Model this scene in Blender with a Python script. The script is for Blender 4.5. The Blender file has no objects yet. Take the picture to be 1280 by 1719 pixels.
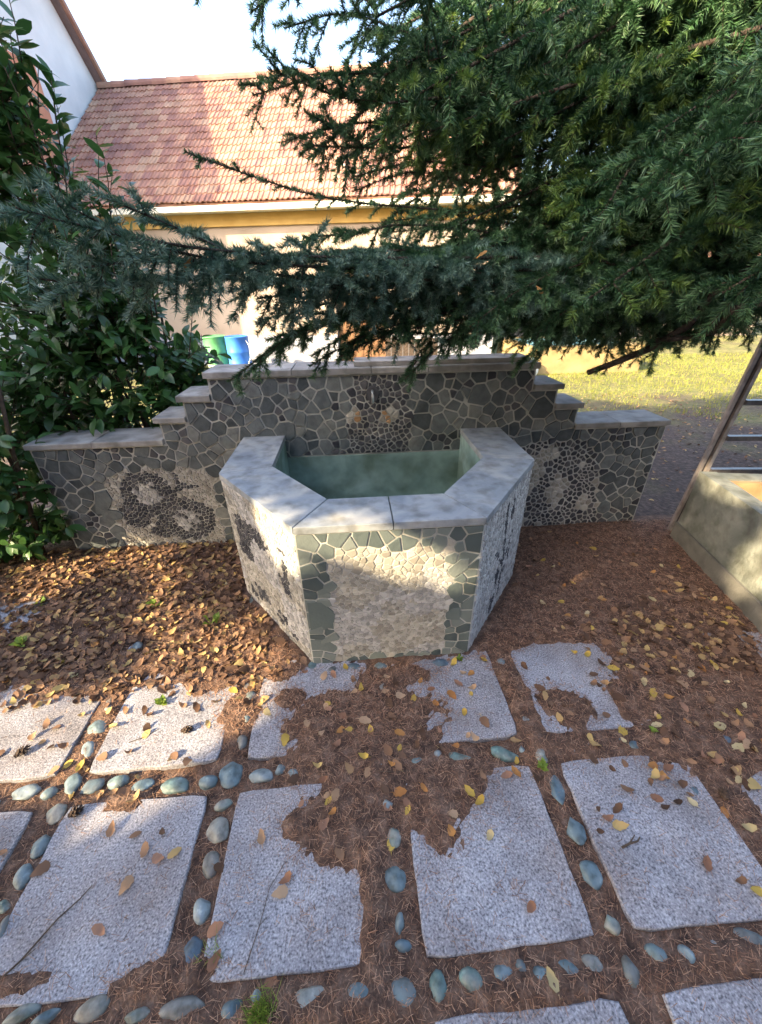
import bpy, math, random
import numpy as np
from mathutils import Vector, Matrix
PI = math.pi
random.seed(11); RNG = np.random.default_rng(11)
scene = bpy.context.scene
COL = scene.collection

# ------------------------------------------------------------------ camera, light, exposure
cam_d = bpy.data.cameras.new('camera'); cam = bpy.data.objects.new('camera', cam_d); COL.objects.link(cam)
cam_d.sensor_fit = 'VERTICAL'; cam_d.sensor_height = 24.0; cam_d.lens = 24.0 * 660.26 / 1719
cam_d.clip_start = 0.02; cam_d.clip_end = 500
_r = Vector((0.99704717, -0.0752292, -0.01541131)); _u = Vector((0.05075163, 0.49493067, 0.86744908)); _f = Vector((0.05762996, 0.8656698, -0.49728723))
cam.matrix_world = Matrix(((_r.x, _u.x, -_f.x, 0), (_r.y, _u.y, -_f.y, 0), (_r.z, _u.z, -_f.z, 1.6), (0, 0, 0, 1)))
scene.camera = cam
SUN = Vector((0.76, 0.47, -0.45)).normalized()            # the way the light travels
EL = math.asin(-SUN.z); ROT = math.atan2(-SUN.x, -SUN.y)
world = bpy.data.worlds.new('World'); scene.world = world; world.use_nodes = True
wn = world.node_tree.nodes; wl = world.node_tree.links
sky = wn.new('ShaderNodeTexSky'); sky.sky_type = 'NISHITA'; sky.sun_disc = False
sky.sun_elevation = EL; sky.sun_rotation = ROT; sky.dust_density = 4.0; sky.air_density = 1.0; sky.ozone_density = 1.0
wl.new(sky.outputs[0], wn['Background'].inputs['Color']); wn['Background'].inputs['Strength'].default_value = 0.15
sd = bpy.data.lights.new('sun', 'SUN'); sd.energy = 3.2; sd.angle = math.radians(0.5); sd.color = (1.0, 0.80, 0.50)
sun = bpy.data.objects.new('sun', sd); COL.objects.link(sun); sun.rotation_euler = SUN.to_track_quat('-Z', 'Y').to_euler(); sun.location = (-8, -6, 9)
vs = scene.view_settings; vs.view_transform = 'Standard'; vs.look = 'None'; vs.gamma = 1.0; vs.use_curve_mapping = False
vs.exposure = 2.55
scene.cycles.max_bounces = 6; scene.cycles.diffuse_bounces = 3; scene.cycles.glossy_bounces = 2; scene.cycles.transmission_bounces = 3
scene.cycles.use_adaptive_sampling = True

# ------------------------------------------------------------------ helpers
def tag(o, label=None, cat=None, group=None, kind=None):
    if label: o['label'] = label
    if cat: o['category'] = cat
    if group: o['group'] = group
    if kind: o['kind'] = kind
    return o
def mesh(name, V, F, mats=(), mi=None, smooth=False):
    """V (n,3); F: list of tuples, or an int array (m,k)"""
    me = bpy.data.meshes.new(name); V = np.asarray(V, np.float32)
    if isinstance(F, np.ndarray):
        m, k = F.shape; loops = F.ravel(); starts = np.arange(m) * k; tot = np.full(m, k)
    else:
        tot = np.array([len(f) for f in F]); starts = np.concatenate([[0], np.cumsum(tot)[:-1]]); loops = np.fromiter((i for f in F for i in f), np.int32)
    me.vertices.add(len(V)); me.vertices.foreach_set('co', V.ravel())
    me.loops.add(len(loops)); me.loops.foreach_set('vertex_index', np.asarray(loops, np.int32))
    me.polygons.add(len(tot)); me.polygons.foreach_set('loop_start', np.asarray(starts, np.int32)); me.polygons.foreach_set('loop_total', np.asarray(tot, np.int32))
    for m_ in mats: me.materials.append(m_)
    if mi is not None: me.polygons.foreach_set('material_index', np.asarray(mi, np.int32))
    me.polygons.foreach_set('use_smooth', np.full(len(tot), bool(smooth)))
    me.update(calc_edges=True); me.validate(); return me
def link(name, me, parent=None, loc=None, rot=None):
    o = bpy.data.objects.new(name, me); COL.objects.link(o)
    if parent is not None: o.parent = parent
    if loc is not None: o.location = loc
    if rot is not None: o.rotation_euler = rot
    return o
def empty(name, loc=(0, 0, 0), label=None, cat=None, group=None, rotz=0, kind=None):
    o = bpy.data.objects.new(name, None); COL.objects.link(o); o.location = loc; o.rotation_euler = (0, 0, rotz); o.empty_display_size = .1
    return tag(o, label, cat, group, kind)
class MB:
    def __init__(s): s.V = []; s.F = []; s.M = []
    def add(s, V, F, m=0):
        b = len(s.V); s.V += [tuple(v) for v in V]; s.F += [tuple(i + b for i in f) for f in F]; s.M += [m] * len(F); return s
    def box(s, a, b, m=0):
        (x0, y0, z0), (x1, y1, z1) = a, b
        return s.add([(x0, y0, z0), (x1, y0, z0), (x1, y1, z0), (x0, y1, z0), (x0, y0, z1), (x1, y0, z1), (x1, y1, z1), (x0, y1, z1)],
                     [(0, 3, 2, 1), (4, 5, 6, 7), (0, 1, 5, 4), (1, 2, 6, 5), (2, 3, 7, 6), (3, 0, 4, 7)], m)
    def prism(s, poly, z0, z1, m=0, bev=0.0):
        n = len(poly); c = np.mean(np.array(poly), 0)
        def ring(z, k): return [(c[0] + (p[0] - c[0]) * k, c[1] + (p[1] - c[1]) * k, z) for p in poly]
        if bev > 0:
            r = max(np.linalg.norm(np.array(p) - c) for p in poly); k = 1 - bev / r
            V = ring(z0, 1) + ring(z1 - bev, 1) + ring(z1, k)
            F = [tuple(range(2 * n, 3 * n))] + [(j * n + i, j * n + (i + 1) % n, (j + 1) * n + (i + 1) % n, (j + 1) * n + i) for j in (0, 1) for i in range(n)]
            F.append(tuple(range(n - 1, -1, -1)))
        else:
            V = ring(z0, 1) + ring(z1, 1)
            F = [tuple(range(n, 2 * n))] + [(i, (i + 1) % n, n + (i + 1) % n, n + i) for i in range(n)] + [tuple(range(n - 1, -1, -1))]
        return s.add(V, F, m)
    def frustum(s, poly, z0, z1, m=0, k=.78):
        n = len(poly); c = np.mean(np.array(poly), 0)
        V = [(p[0], p[1], z0) for p in poly] + [(c[0] + (p[0] - c[0]) * k, c[1] + (p[1] - c[1]) * k, z1) for p in poly]
        return s.add(V, [tuple(range(n, 2 * n))] + [(i, (i + 1) % n, n + (i + 1) % n, n + i) for i in range(n)], m)
    def cyl(s, p, r0, r1, h, n=16, m=0, caps=True):
        V = [(p[0] + r * math.cos(2 * PI * i / n), p[1] + r * math.sin(2 * PI * i / n), p[2] + z) for r, z in ((r0, 0), (r1, h)) for i in range(n)]
        F = [(i, (i + 1) % n, n + (i + 1) % n, n + i) for i in range(n)]
        if caps: F += [tuple(range(n - 1, -1, -1)), tuple(range(n, 2 * n))]
        return s.add(V, F, m)
    def lathe(s, p, prof, n=20, m=0):
        k = len(prof); V = [(p[0] + r * math.cos(2 * PI * i / n), p[1] + r * math.sin(2 * PI * i / n), p[2] + z) for r, z in prof for i in range(n)]
        F = [(j * n + i, j * n + (i + 1) % n, (j + 1) * n + (i + 1) % n, (j + 1) * n + i) for j in range(k - 1) for i in range(n)]
        return s.add(V, F, m)
    def tube(s, pts, rad, n=5, m=0):
        pts = [Vector(p) for p in pts]; V = []; F = []
        for i, p in enumerate(pts):
            t = (pts[min(i + 1, len(pts) - 1)] - pts[max(i - 1, 0)]).normalized()
            a = t.cross(Vector((0.13, 0.21, 1))).normalized(); b = t.cross(a)
            r = rad[i] if hasattr(rad, '__len__') else rad
            V += [p + a * r * math.cos(2 * PI * k / n) + b * r * math.sin(2 * PI * k / n) for k in range(n)]
        for i in range(len(pts) - 1):
            F += [(i * n + k, i * n + (k + 1) % n, (i + 1) * n + (k + 1) % n, (i + 1) * n + k) for k in range(n)]
        F += [tuple(range(n - 1, -1, -1)), tuple(range((len(pts) - 1) * n, len(pts) * n))]
        return s.add(V, F, m)
    def build(s, name, mats, parent=None, smooth=False, **k):
        if not isinstance(mats, (list, tuple)): mats = [mats]
        return link(name, mesh(name, s.V, s.F, mats, s.M, smooth), parent, **k)

# value noise in numpy
def hash2(i, j, s=0):
    h = (i * 374761393 + j * 668265263 + s * 1442695041) & 0xffffffff
    h = ((h ^ (h >> 13)) * 1274126177) & 0xffffffff
    return ((h ^ (h >> 16)) & 0xffff) / 65535.0
def noise2(x, y, s=0):
    x = np.asarray(x, float); y = np.asarray(y, float); i = np.floor(x).astype(np.int64); j = np.floor(y).astype(np.int64)
    fx = x - i; fy = y - j; fx = fx * fx * (3 - 2 * fx); fy = fy * fy * (3 - 2 * fy)
    return (hash2(i, j, s) * (1 - fx) + hash2(i + 1, j, s) * fx) * (1 - fy) + (hash2(i, j + 1, s) * (1 - fx) + hash2(i + 1, j + 1, s) * fx) * fy
def fbm(x, y, s=0, o=4):
    a = 0; w = .5; t = 0
    for k in range(o): a = a + w * noise2(np.asarray(x) * 2 ** k, np.asarray(y) * 2 ** k, s + k); t += w; w *= .55
    return a / t

# ------------------------------------------------------------------ materials
def mat(name, stops, scale=8, detail=6, rough=.8, bump=.3, bscale=None, rnd=None, rnd_amt=.5, spec=.3, dist=.01, coat=0, stops2=None, scale2=60, mix2=.5, sheen=0, trans=None, distort=0, stain=None):
    """noise -> colour ramp; rnd: 'object' or 'island' shifts each piece; stops2: a second, finer noise"""
    m = bpy.data.materials.new(name); m.use_nodes = True; N = m.node_tree.nodes; L = m.node_tree.links
    b = N['Principled BSDF']; b.inputs['Roughness'].default_value = rough; b.inputs['Specular IOR Level'].default_value = spec
    tc = N.new('ShaderNodeTexCoord'); n = N.new('ShaderNodeTexNoise'); n.inputs['Scale'].default_value = scale; n.inputs['Detail'].default_value = detail; n.inputs['Distortion'].default_value = distort
    geo = N.new('ShaderNodeNewGeometry')
    L.new(geo.outputs['Position'], n.inputs['Vector']); fac = n.outputs['Fac']
    def ramp(st, f):
        r = N.new('ShaderNodeValToRGB'); e = r.color_ramp.elements
        while len(e) > 1: e.remove(e[0])
        e[0].position = st[0][0]; e[0].color = (*st[0][1], 1)
        for p, c in st[1:]:
            q = e.new(p); q.color = (*c, 1)
        L.new(f, r.inputs[0]); return r.outputs[0]
    if rnd:
        src = N.new('ShaderNodeObjectInfo').outputs['Random'] if rnd == 'object' else geo.outputs['Random Per Island']
        mx = N.new('ShaderNodeMix'); mx.inputs[0].default_value = rnd_amt; L.new(fac, mx.inputs[2]); L.new(src, mx.inputs[3]); fac = mx.outputs[0]
    c = ramp(stops, fac)
    if stops2:
        n2 = N.new('ShaderNodeTexNoise'); n2.inputs['Scale'].default_value = scale2; n2.inputs['Detail'].default_value = 3
        L.new(geo.outputs['Position'], n2.inputs['Vector'])
        c2 = ramp(stops2, n2.outputs['Fac']); mx = N.new('ShaderNodeMix'); mx.data_type = 'RGBA'; mx.blend_type = 'MULTIPLY'; mx.inputs[0].default_value = mix2
        L.new(c, mx.inputs[6]); L.new(c2, mx.inputs[7]); c = mx.outputs[2]
    if stain:
        n3 = N.new('ShaderNodeTexNoise'); n3.inputs['Scale'].default_value = stain[1]; n3.inputs['Detail'].default_value = 9; n3.inputs['Roughness'].default_value = .65
        L.new(geo.outputs['Position'], n3.inputs['Vector']); c3 = ramp([(.40, (1, 1, 1)), (.66, stain[0])], n3.outputs['Fac']); mx = N.new('ShaderNodeMix'); mx.data_type = 'RGBA'; mx.blend_type = 'MULTIPLY'; mx.inputs[0].default_value = 1
        L.new(c, mx.inputs[6]); L.new(c3, mx.inputs[7]); c = mx.outputs[2]
    L.new(c, b.inputs['Base Color'])
    if bump:
        nb = N.new('ShaderNodeTexNoise'); nb.inputs['Scale'].default_value = bscale or scale * 4; nb.inputs['Detail'].default_value = 5
        L.new(geo.outputs['Position'], nb.inputs['Vector'])
        bp = N.new('ShaderNodeBump'); bp.inputs['Strength'].default_value = bump; bp.inputs['Distance'].default_value = dist
        L.new(nb.outputs['Fac'], bp.inputs['Height']); L.new(bp.outputs[0], b.inputs['Normal'])
    if coat: b.inputs['Coat Weight'].default_value = coat; b.inputs['Coat Roughness'].default_value = .25
    if trans:
        o = N['Material Output']; t = N.new('ShaderNodeBsdfTranslucent'); L.new(c, t.inputs[0]); ms = N.new('ShaderNodeMixShader'); ms.inputs[0].default_value = trans
        L.new(b.outputs[0], ms.inputs[1]); L.new(t.outputs[0], ms.inputs[2]); L.new(ms.outputs[0], o.inputs[0])
    return m
def flat(name, c, rough=.6, metal=0, **k):
    m = mat(name, [(.3, tuple(x * .8 for x in c)), (.7, tuple(min(1, x * 1.15) for x in c))], rough=rough, **k)
    m.node_tree.nodes['Principled BSDF'].inputs['Metallic'].default_value = metal; return m

M = {}
M['soil'] = mat('soil', [(.3, (.06, .035, .026)), (.5, (.145, .084, .058)), (.7, (.26, .165, .118))], scale=22, detail=8, rough=.95, bump=.9, bscale=90, dist=.012, stops2=[(.3, (.4, .4, .4)), (.7, (1, 1, 1))], scale2=160, mix2=.8)
M['needle_dry'] = mat('dry_needle', [(.15, (.11, .055, .034)), (.5, (.27, .135, .08)), (.85, (.46, .28, .18))], scale=3, rough=.8, bump=0, rnd='island', rnd_amt=.75)
M['slab'] = mat('exposed_concrete', [(.25, (.225, .22, .235)), (.5, (.335, .33, .355)), (.75, (.435, .43, .455))], scale=5, detail=8, rough=.9, bump=.75, bscale=210, dist=.004, rnd='object', rnd_amt=.15, stops2=[(.34, (.12, .12, .14)), (.44, (.75, .75, .78)), (.56, (1, 1, 1)), (.66, (1.6, 1.6, 1.6))], scale2=165, mix2=.7, stain=((.80, .72, .66), 3.2))
M['cobble'] = mat('river_cobble', [(.08, (.055, .075, .11)), (.25, (.085, .13, .16)), (.38, (.14, .185, .195)), (.47, (.09, .15, .14)), (.55, (.24, .235, .21)), (.63, (.13, .125, .115)), (.74, (.11, .16, .18)), (.92, (.27, .30, .305))], scale=22, rough=.55, bump=.25, bscale=120, dist=.004, rnd='object', rnd_amt=.72, spec=.5, stops2=[(.32, (.35, .36, .34)), (.5, (.95, .95, .95)), (.62, (1.1, 1.1, 1.1)), (.72, (1.9, 1.9, 1.85))], scale2=34, mix2=.75)
M['mortar'] = mat('mortar', [(.3, (.30, .28, .24)), (.7, (.46, .43, .37))], scale=14, rough=.95, bump=.6, bscale=140, dist=.004, stops2=[(.35, (.55, .53, .5)), (.6, (1, 1, 1))], scale2=6, mix2=.6)
M['mortar_light'] = mat('light_mortar', [(.3, (.36, .355, .325)), (.7, (.52, .51, .475))], scale=14, rough=.95, bump=.6, bscale=140, dist=.004, stops2=[(.35, (.7, .68, .64)), (.6, (1, 1, 1))], scale2=6, mix2=.6)
M['slate'] = mat('slate_chip', [(.1, (.055, .065, .07)), (.35, (.095, .108, .112)), (.6, (.13, .145, .148)), (.8, (.18, .19, .185)), (.95, (.23, .23, .21))], scale=9, rough=.7, bump=.6, bscale=55, dist=.006, rnd='object', rnd_amt=.75, stops2=[(.35, (.55, .55, .55)), (.6, (1, 1, 1))], scale2=24, mix2=.7)
M['slate_i'] = mat('slate_chip_small', [(.1, (.025, .026, .034)), (.5, (.058, .058, .066)), (.9, (.12, .115, .118))], scale=9, rough=.75, bump=.4, bscale=80, dist=.004, rnd='island', rnd_amt=.6)
M['slate_front'] = mat('green_slate_chip', [(.1, (.06, .078, .08)), (.5, (.115, .14, .135)), (.9, (.21, .23, .21))], scale=9, rough=.75, bump=.5, bscale=60, dist=.005, rnd='object', rnd_amt=.75)
M['cream'] = mat('cream_pebble', [(.1, (.22, .20, .17)), (.5, (.35, .325, .28)), (.9, (.49, .46, .41))], scale=12, rough=.8, bump=.3, bscale=120, dist=.003, rnd='island', rnd_amt=.7)
M['cream2'] = mat('grey_cream_pebble', [(.1, (.25, .24, .23)), (.5, (.38, .365, .35)), (.9, (.52, .50, .48))], scale=12, rough=.8, bump=.3, bscale=120, dist=.003, rnd='island', rnd_amt=.7)
M['pool_wall'] = mat('ochre_concrete', [(.3, (.24, .17, .075)), (.7, (.36, .27, .13))], scale=4, detail=8, rough=.9, bump=.4)
M['ochre'] = mat('ochre_pebble', [(.2, (.30, .17, .08)), (.8, (.46, .28, .15))], scale=20, rough=.8, bump=.3, rnd='island', rnd_amt=.6)
M['marble'] = mat('grey_marble', [(.25, (.14, .165, .195)), (.42, (.25, .275, .305)), (.56, (.335, .35, .365)), (.72, (.43, .415, .385))], scale=4.5, detail=12, rough=.55, bump=.3, bscale=60, dist=.004, rnd='object', rnd_amt=.12, distort=1.3, stops2=[(.3, (.45, .43, .38)), (.55, (1, 1, 1))], scale2=15, mix2=.7)
M['coping'] = mat('coping_stone', [(.3, (.24, .23, .22)), (.6, (.38, .36, .34)), (.8, (.46, .44, .41))], scale=7, detail=8, rough=.75, bump=.35, bscale=70, dist=.004, rnd='object', rnd_amt=.25, distort=.8, stops2=[(.35, (.4, .4, .38)), (.6, (1, 1, 1))], scale2=9, mix2=.7)
M['teal'] = mat('teal_paint', [(.3, (.19, .29, .265)), (.55, (.29, .41, .375)), (.8, (.42, .55, .53))], scale=4, detail=10, rough=.7, bump=.4, bscale=40, dist=.006, distort=.8, stops2=[(.35, (.4, .4, .32)), (.6, (1, 1, 1))], scale2=5, mix2=.8)
M['concrete'] = mat('weathered_concrete', [(.3, (.12, .13, .115)), (.55, (.21, .22, .195)), (.75, (.33, .33, .285))], scale=5, detail=10, rough=.9, bump=.6, bscale=40, dist=.012, distort=.6, stops2=[(.3, (.42, .4, .36)), (.55, (1, 1, 1))], scale2=11, mix2=.7)
M['concrete_dark'] = mat('dark_concrete', [(.3, (.10, .10, .09)), (.7, (.2, .19, .17))], scale=8, detail=8, rough=.9, bump=.5, bscale=60, dist=.008)  # darker tone for the trough base
M['rust_wood'] = mat('brown_board', [(.3, (.22, .12, .06)), (.7, (.42, .25, .13))], scale=7, detail=8, rough=.8, bump=.4)
M['ladder'] = mat('weathered_metal', [(.3, (.16, .135, .125)), (.7, (.34, .30, .28))], scale=20, detail=6, rough=.55, bump=.2, spec=.5)
M['rung'] = mat('dark_metal', [(.3, (.035, .03, .035)), (.7, (.10, .09, .09))], scale=20, rough=.4, bump=.2, spec=.6)
M['bark'] = mat('bark', [(.3, (.035, .026, .02)), (.6, (.09, .065, .05)), (.8, (.15, .12, .1))], scale=30, detail=8, rough=.95, bump=.9, bscale=70, dist=.01)
M['needle'] = mat('spruce_needle', [(.1, (.014, .042, .018)), (.45, (.030, .084, .032)), (.7, (.055, .122, .044)), (.92, (.10, .17, .065))], scale=2.2, detail=4, rough=.5, bump=0, rnd='island', rnd_amt=.4, spec=.4, trans=.18)
M['needle_tip'] = mat('spruce_needle_tip', [(.1, (.05, .115, .05)), (.5, (.09, .18, .075)), (.9, (.155, .25, .105))], scale=3, rough=.45, bump=0, rnd='island', rnd_amt=.5, spec=.45, trans=.2)  # paler tips: new growth, lightened also to stand for lit highlights
M['needle_blue_tip'] = mat('blue_spruce_needle_tip', [(.1, (.08, .15, .105)), (.5, (.14, .225, .16)), (.9, (.22, .31, .23))], scale=3, rough=.45, bump=0, rnd='island', rnd_amt=.5, spec=.45, trans=.15)  # bluish version: new growth plus lit highlights put into the colour
M['needle_young'] = mat('young_spruce_needle', [(.1, (.05, .10, .02)), (.5, (.10, .17, .035)), (.9, (.17, .24, .06))], scale=3, rough=.5, bump=0, rnd='island', rnd_amt=.5, spec=.4, trans=.25)
M['needle_blue'] = mat('blue_spruce_needle', [(.1, (.032, .08, .05)), (.5, (.065, .135, .085)), (.9, (.12, .2, .13))], scale=3, rough=.5, bump=0, rnd='island', rnd_amt=.5, spec=.4, trans=.15)
M['laurel'] = mat('laurel_leaf', [(.1, (.03, .08, .022)), (.5, (.055, .135, .034)), (.8, (.07, .16, .045)), (.97, (.17, .25, .05))], scale=2.5, rough=.32, bump=.15, bscale=40, rnd='object', rnd_amt=.6, spec=.5, trans=.32)
M['laurel_i'] = mat('laurel_leaf_far', [(.1, (.028, .075, .021)), (.5, (.052, .13, .033)), (.8, (.068, .155, .042)), (.97, (.17, .25, .05))], scale=2.5, rough=.35, bump=.15, bscale=40, rnd='island', rnd_amt=.6, spec=.5, trans=.32)
M['twig'] = mat('twig_bark', [(.3, (.05, .035, .025)), (.7, (.12, .085, .06))], scale=40, rough=.9, bump=.5)
M['moss'] = mat('weed_leaf', [(.3, (.10, .17, .02)), (.7, (.24, .32, .05))], scale=9, rough=.6, bump=.1, rnd='island', trans=.3)
LEAFC = {'yellow': [(.2, (.42, .27, .05)), (.8, (.62, .44, .10))], 'orange': [(.2, (.36, .15, .045)), (.8, (.52, .26, .08))], 'rust': [(.2, (.24, .11, .06)), (.8, (.40, .22, .14))],
         'tan': [(.2, (.34, .20, .11)), (.8, (.50, .33, .20))], 'straw': [(.2, (.42, .33, .16)), (.8, (.58, .47, .27))], 'brown': [(.2, (.085, .042, .022)), (.8, (.19, .10, .055))]}
for k, st in LEAFC.items():
    M['leaf_' + k] = mat(k + '_leaf', st, scale=18, rough=.7, bump=.3, bscale=60, rnd='object', rnd_amt=.5, trans=.2)
M['litter_leaf'] = mat('litter_leaf', [(.05, (.05, .028, .018)), (.3, (.11, .058, .034)), (.5, (.20, .11, .065)), (.66, (.32, .18, .10)), (.8, (.44, .29, .12)), (.95, (.58, .44, .16))], scale=6, rough=.75, bump=.2, rnd='island', rnd_amt=.75, trans=.15)
M['tile'] = mat('clay_tile', [(.1, (.20, .115, .11)), (.35, (.31, .16, .125)), (.55, (.38, .205, .145)), (.75, (.43, .275, .19)), (.95, (.46, .36, .27))], scale=1.2, detail=5, rough=.85, bump=.3, bscale=30, rnd='object', rnd_amt=.45, stops2=[(.35, (.55, .52, .52)), (.6, (1, 1, 1))], scale2=3, mix2=.6)
M['tile_i'] = mat('clay_tile_far', [(.1, (.20, .115, .11)), (.35, (.31, .16, .125)), (.55, (.38, .205, .145)), (.75, (.43, .275, .19)), (.95, (.46, .36, .27))], scale=1.2, detail=5, rough=.85, bump=.3, bscale=30, rnd='island', rnd_amt=.45, stops2=[(.35, (.55, .52, .52)), (.6, (1, 1, 1))], scale2=3, mix2=.6)
M['plaster'] = mat('cream_plaster', [(.3, (.31, .25, .205)), (.7, (.41, .335, .28))], scale=1.5, detail=8, rough=.9, bump=.2, bscale=40)
M['plaster_white'] = mat('white_plaster', [(.3, (.60, .62, .62)), (.7, (.76, .77, .76))], scale=1.5, detail=8, rough=.9, bump=.2, bscale=40)
M['peach'] = mat('peach_plaster', [(.3, (.52, .22, .13)), (.7, (.66, .33, .2))], scale=2, detail=8, rough=.9, bump=.2)
M['plinth'] = mat('grey_plinth', [(.3, (.22, .23, .27)), (.7, (.36, .37, .42))], scale=3, detail=8, rough=.9, bump=.2)
M['ochre_wall'] = mat('ochre_band', [(.3, (.42, .27, .09)), (.7, (.52, .35, .13))], scale=3, rough=.85, bump=.15)  # even ochre yellow for the band under the eave
M['gutter'] = flat('pale_gutter', (.62, .60, .52), .5)
M['verge'] = flat('brown_verge', (.20, .14, .13), .7)
M['door'] = mat('brown_door', [(.3, (.10, .05, .025)), (.7, (.19, .10, .05))], scale=9, rough=.6, bump=.3)
M['glass'] = flat('dark_glass', (.03, .035, .045), .08, spec=.6, bump=0)
M['green_drum'] = mat('green_drum_paint', [(.3, (.07, .24, .10)), (.7, (.11, .33, .15))], scale=6, rough=.5, bump=.1)
M['drum_base'] = mat('faded_drum', [(.3, (.22, .30, .2)), (.7, (.36, .4, .28))], scale=6, rough=.7, bump=.1)
M['blue_drum'] = mat('blue_drum_plastic', [(.3, (.03, .13, .50)), (.7, (.05, .2, .62))], scale=5, rough=.45, bump=.1)
M['white'] = flat('white_plastic', (.78, .77, .74), .6)
M['brick'] = mat('red_brick', [(.2, (.30, .09, .055)), (.8, (.45, .17, .10))], scale=12, rough=.9, bump=.4, rnd='object', rnd_amt=.5)
M['water'] = flat('pale_pool_water', (.25, .55, .62), .08, spec=.6, bump=.1)
M['grass'] = mat('grass_blade', [(.1, (.10, .14, .025)), (.5, (.21, .23, .04)), (.9, (.36, .30, .08))], scale=.8, rough=.6, bump=0, rnd='island', rnd_amt=.5, trans=.25)
M['far_leaf'] = mat('far_foliage', [(.1, (.04, .06, .02)), (.6, (.10, .12, .035)), (.9, (.26, .18, .05))], scale=.6, rough=.7, bump=0, rnd='island', rnd_amt=.5, trans=.25)
M['shade_tree_leaf'] = mat('shade_tree_foliage', [(.1, (.04, .06, .02)), (.9, (.10, .11, .04))], scale=.6, rough=.6, bump=0, rnd='island', rnd_amt=.5, trans=.08)  # foliage of the tree added to block the sun
M['cone'] = mat('cone_scale', [(.2, (.035, .022, .016)), (.8, (.10, .065, .045))], scale=60, rough=.85, bump=.3)
M['spout'] = flat('steel_spout', (.62, .64, .68), .3, metal=.8)

# ground colour: needle-covered soil near the fountain, grass and bare earth beyond
def ground_mat():
    m = bpy.data.materials.new('yard_ground'); m.use_nodes = True; N = m.node_tree.nodes; L = m.node_tree.links; b = N['Principled BSDF']; b.inputs['Roughness'].default_value = .95
    geo = N.new('ShaderNodeNewGeometry')
    def noise(s, d=6):
        n = N.new('ShaderNodeTexNoise'); n.inputs['Scale'].default_value = s; n.inputs['Detail'].default_value = d; L.new(geo.outputs['Position'], n.inputs['Vector']); return n.outputs['Fac']
    def ramp(f, st):
        r = N.new('ShaderNodeValToRGB'); e = r.color_ramp.elements
        e[0].position = st[0][0]; e[0].color = (*st[0][1], 1); e[1].position = st[-1][0]; e[1].color = (*st[-1][1], 1)
        for p, c in st[1:-1]: q = e.new(p); q.color = (*c, 1)
        L.new(f, r.inputs[0]); return r.outputs[0]
    soil = ramp(noise(26, 9), [(.3, (.025, .016, .013)), (.5, (.06, .038, .03)), (.72, (.13, .088, .068))])
    grass = ramp(noise(9, 9), [(.3, (.07, .08, .02)), (.5, (.15, .155, .035)), (.7, (.25, .2, .08))])
    sep = N.new('ShaderNodeSeparateXYZ'); L.new(geo.outputs['Position'], sep.inputs[0])
    mr = N.new('ShaderNodeMapRange'); mr.inputs['From Min'].default_value = 4.2; mr.inputs['From Max'].default_value = 7.4; L.new(sep.outputs['Y'], mr.inputs['Value'])
    ad = N.new('ShaderNodeMath'); ad.operation = 'ADD'; L.new(mr.outputs[0], ad.inputs[0]); sb = N.new('ShaderNodeMath'); sb.operation = 'MULTIPLY_ADD'; sb.inputs[1].default_value = 2.2; sb.inputs[2].default_value = -1.25; L.new(noise(1.3, 5), sb.inputs[0]); L.new(sb.outputs[0], ad.inputs[1]); ad.use_clamp = True
    mx = N.new('ShaderNodeMix'); mx.data_type = 'RGBA'; L.new(ad.outputs[0], mx.inputs[0]); L.new(soil, mx.inputs[6]); L.new(grass, mx.inputs[7]); L.new(mx.outputs[2], b.inputs['Base Color'])
    bp = N.new('ShaderNodeBump'); bp.inputs['Strength'].default_value = .8; bp.inputs['Distance'].default_value = .02; L.new(noise(70, 6), bp.inputs['Height']); L.new(bp.outputs[0], b.inputs['Normal'])
    return m
M['ground'] = ground_mat()

# ------------------------------------------------------------------ ground
def ground_z(x, y):
    t = np.clip((np.asarray(y, float) - 2.7) / 7, 0, 1); t = t * t * (3 - 2 * t)
    n = fbm(np.asarray(x) * .9, np.asarray(y) * .9, 5) - .5
    return -.035 - .22 * t + n * .05 * np.clip((np.asarray(y) - 2.6) / 2, 0, 1)
gx = np.unique(np.concatenate([np.linspace(-90, -6, 22), np.linspace(-6, 12, 110), np.linspace(12, 90, 22)]))
gy = np.unique(np.concatenate([np.linspace(-60, -2, 16), np.linspace(-2, 14, 110), np.linspace(14, 160, 26)]))
def grid_mesh(name, xs, ys, Z, mats, smooth=True):
    X, Y = np.meshgrid(xs, ys, indexing='xy'); nx, ny = len(xs), len(ys)
    V = np.stack([X.ravel(), Y.ravel(), Z.ravel()], 1); i = np.arange(nx * ny).reshape(ny, nx)
    F = np.stack([i[:-1, :-1].ravel(), i[:-1, 1:].ravel(), i[1:, 1:].ravel(), i[1:, :-1].ravel()], 1)
    return mesh(name, V, F, mats, smooth=smooth)
X, Y = np.meshgrid(gx, gy)
tag(link('ground', grid_mesh('ground', gx, gy, ground_z(X, Y), [M['ground']])), kind='structure')

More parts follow.
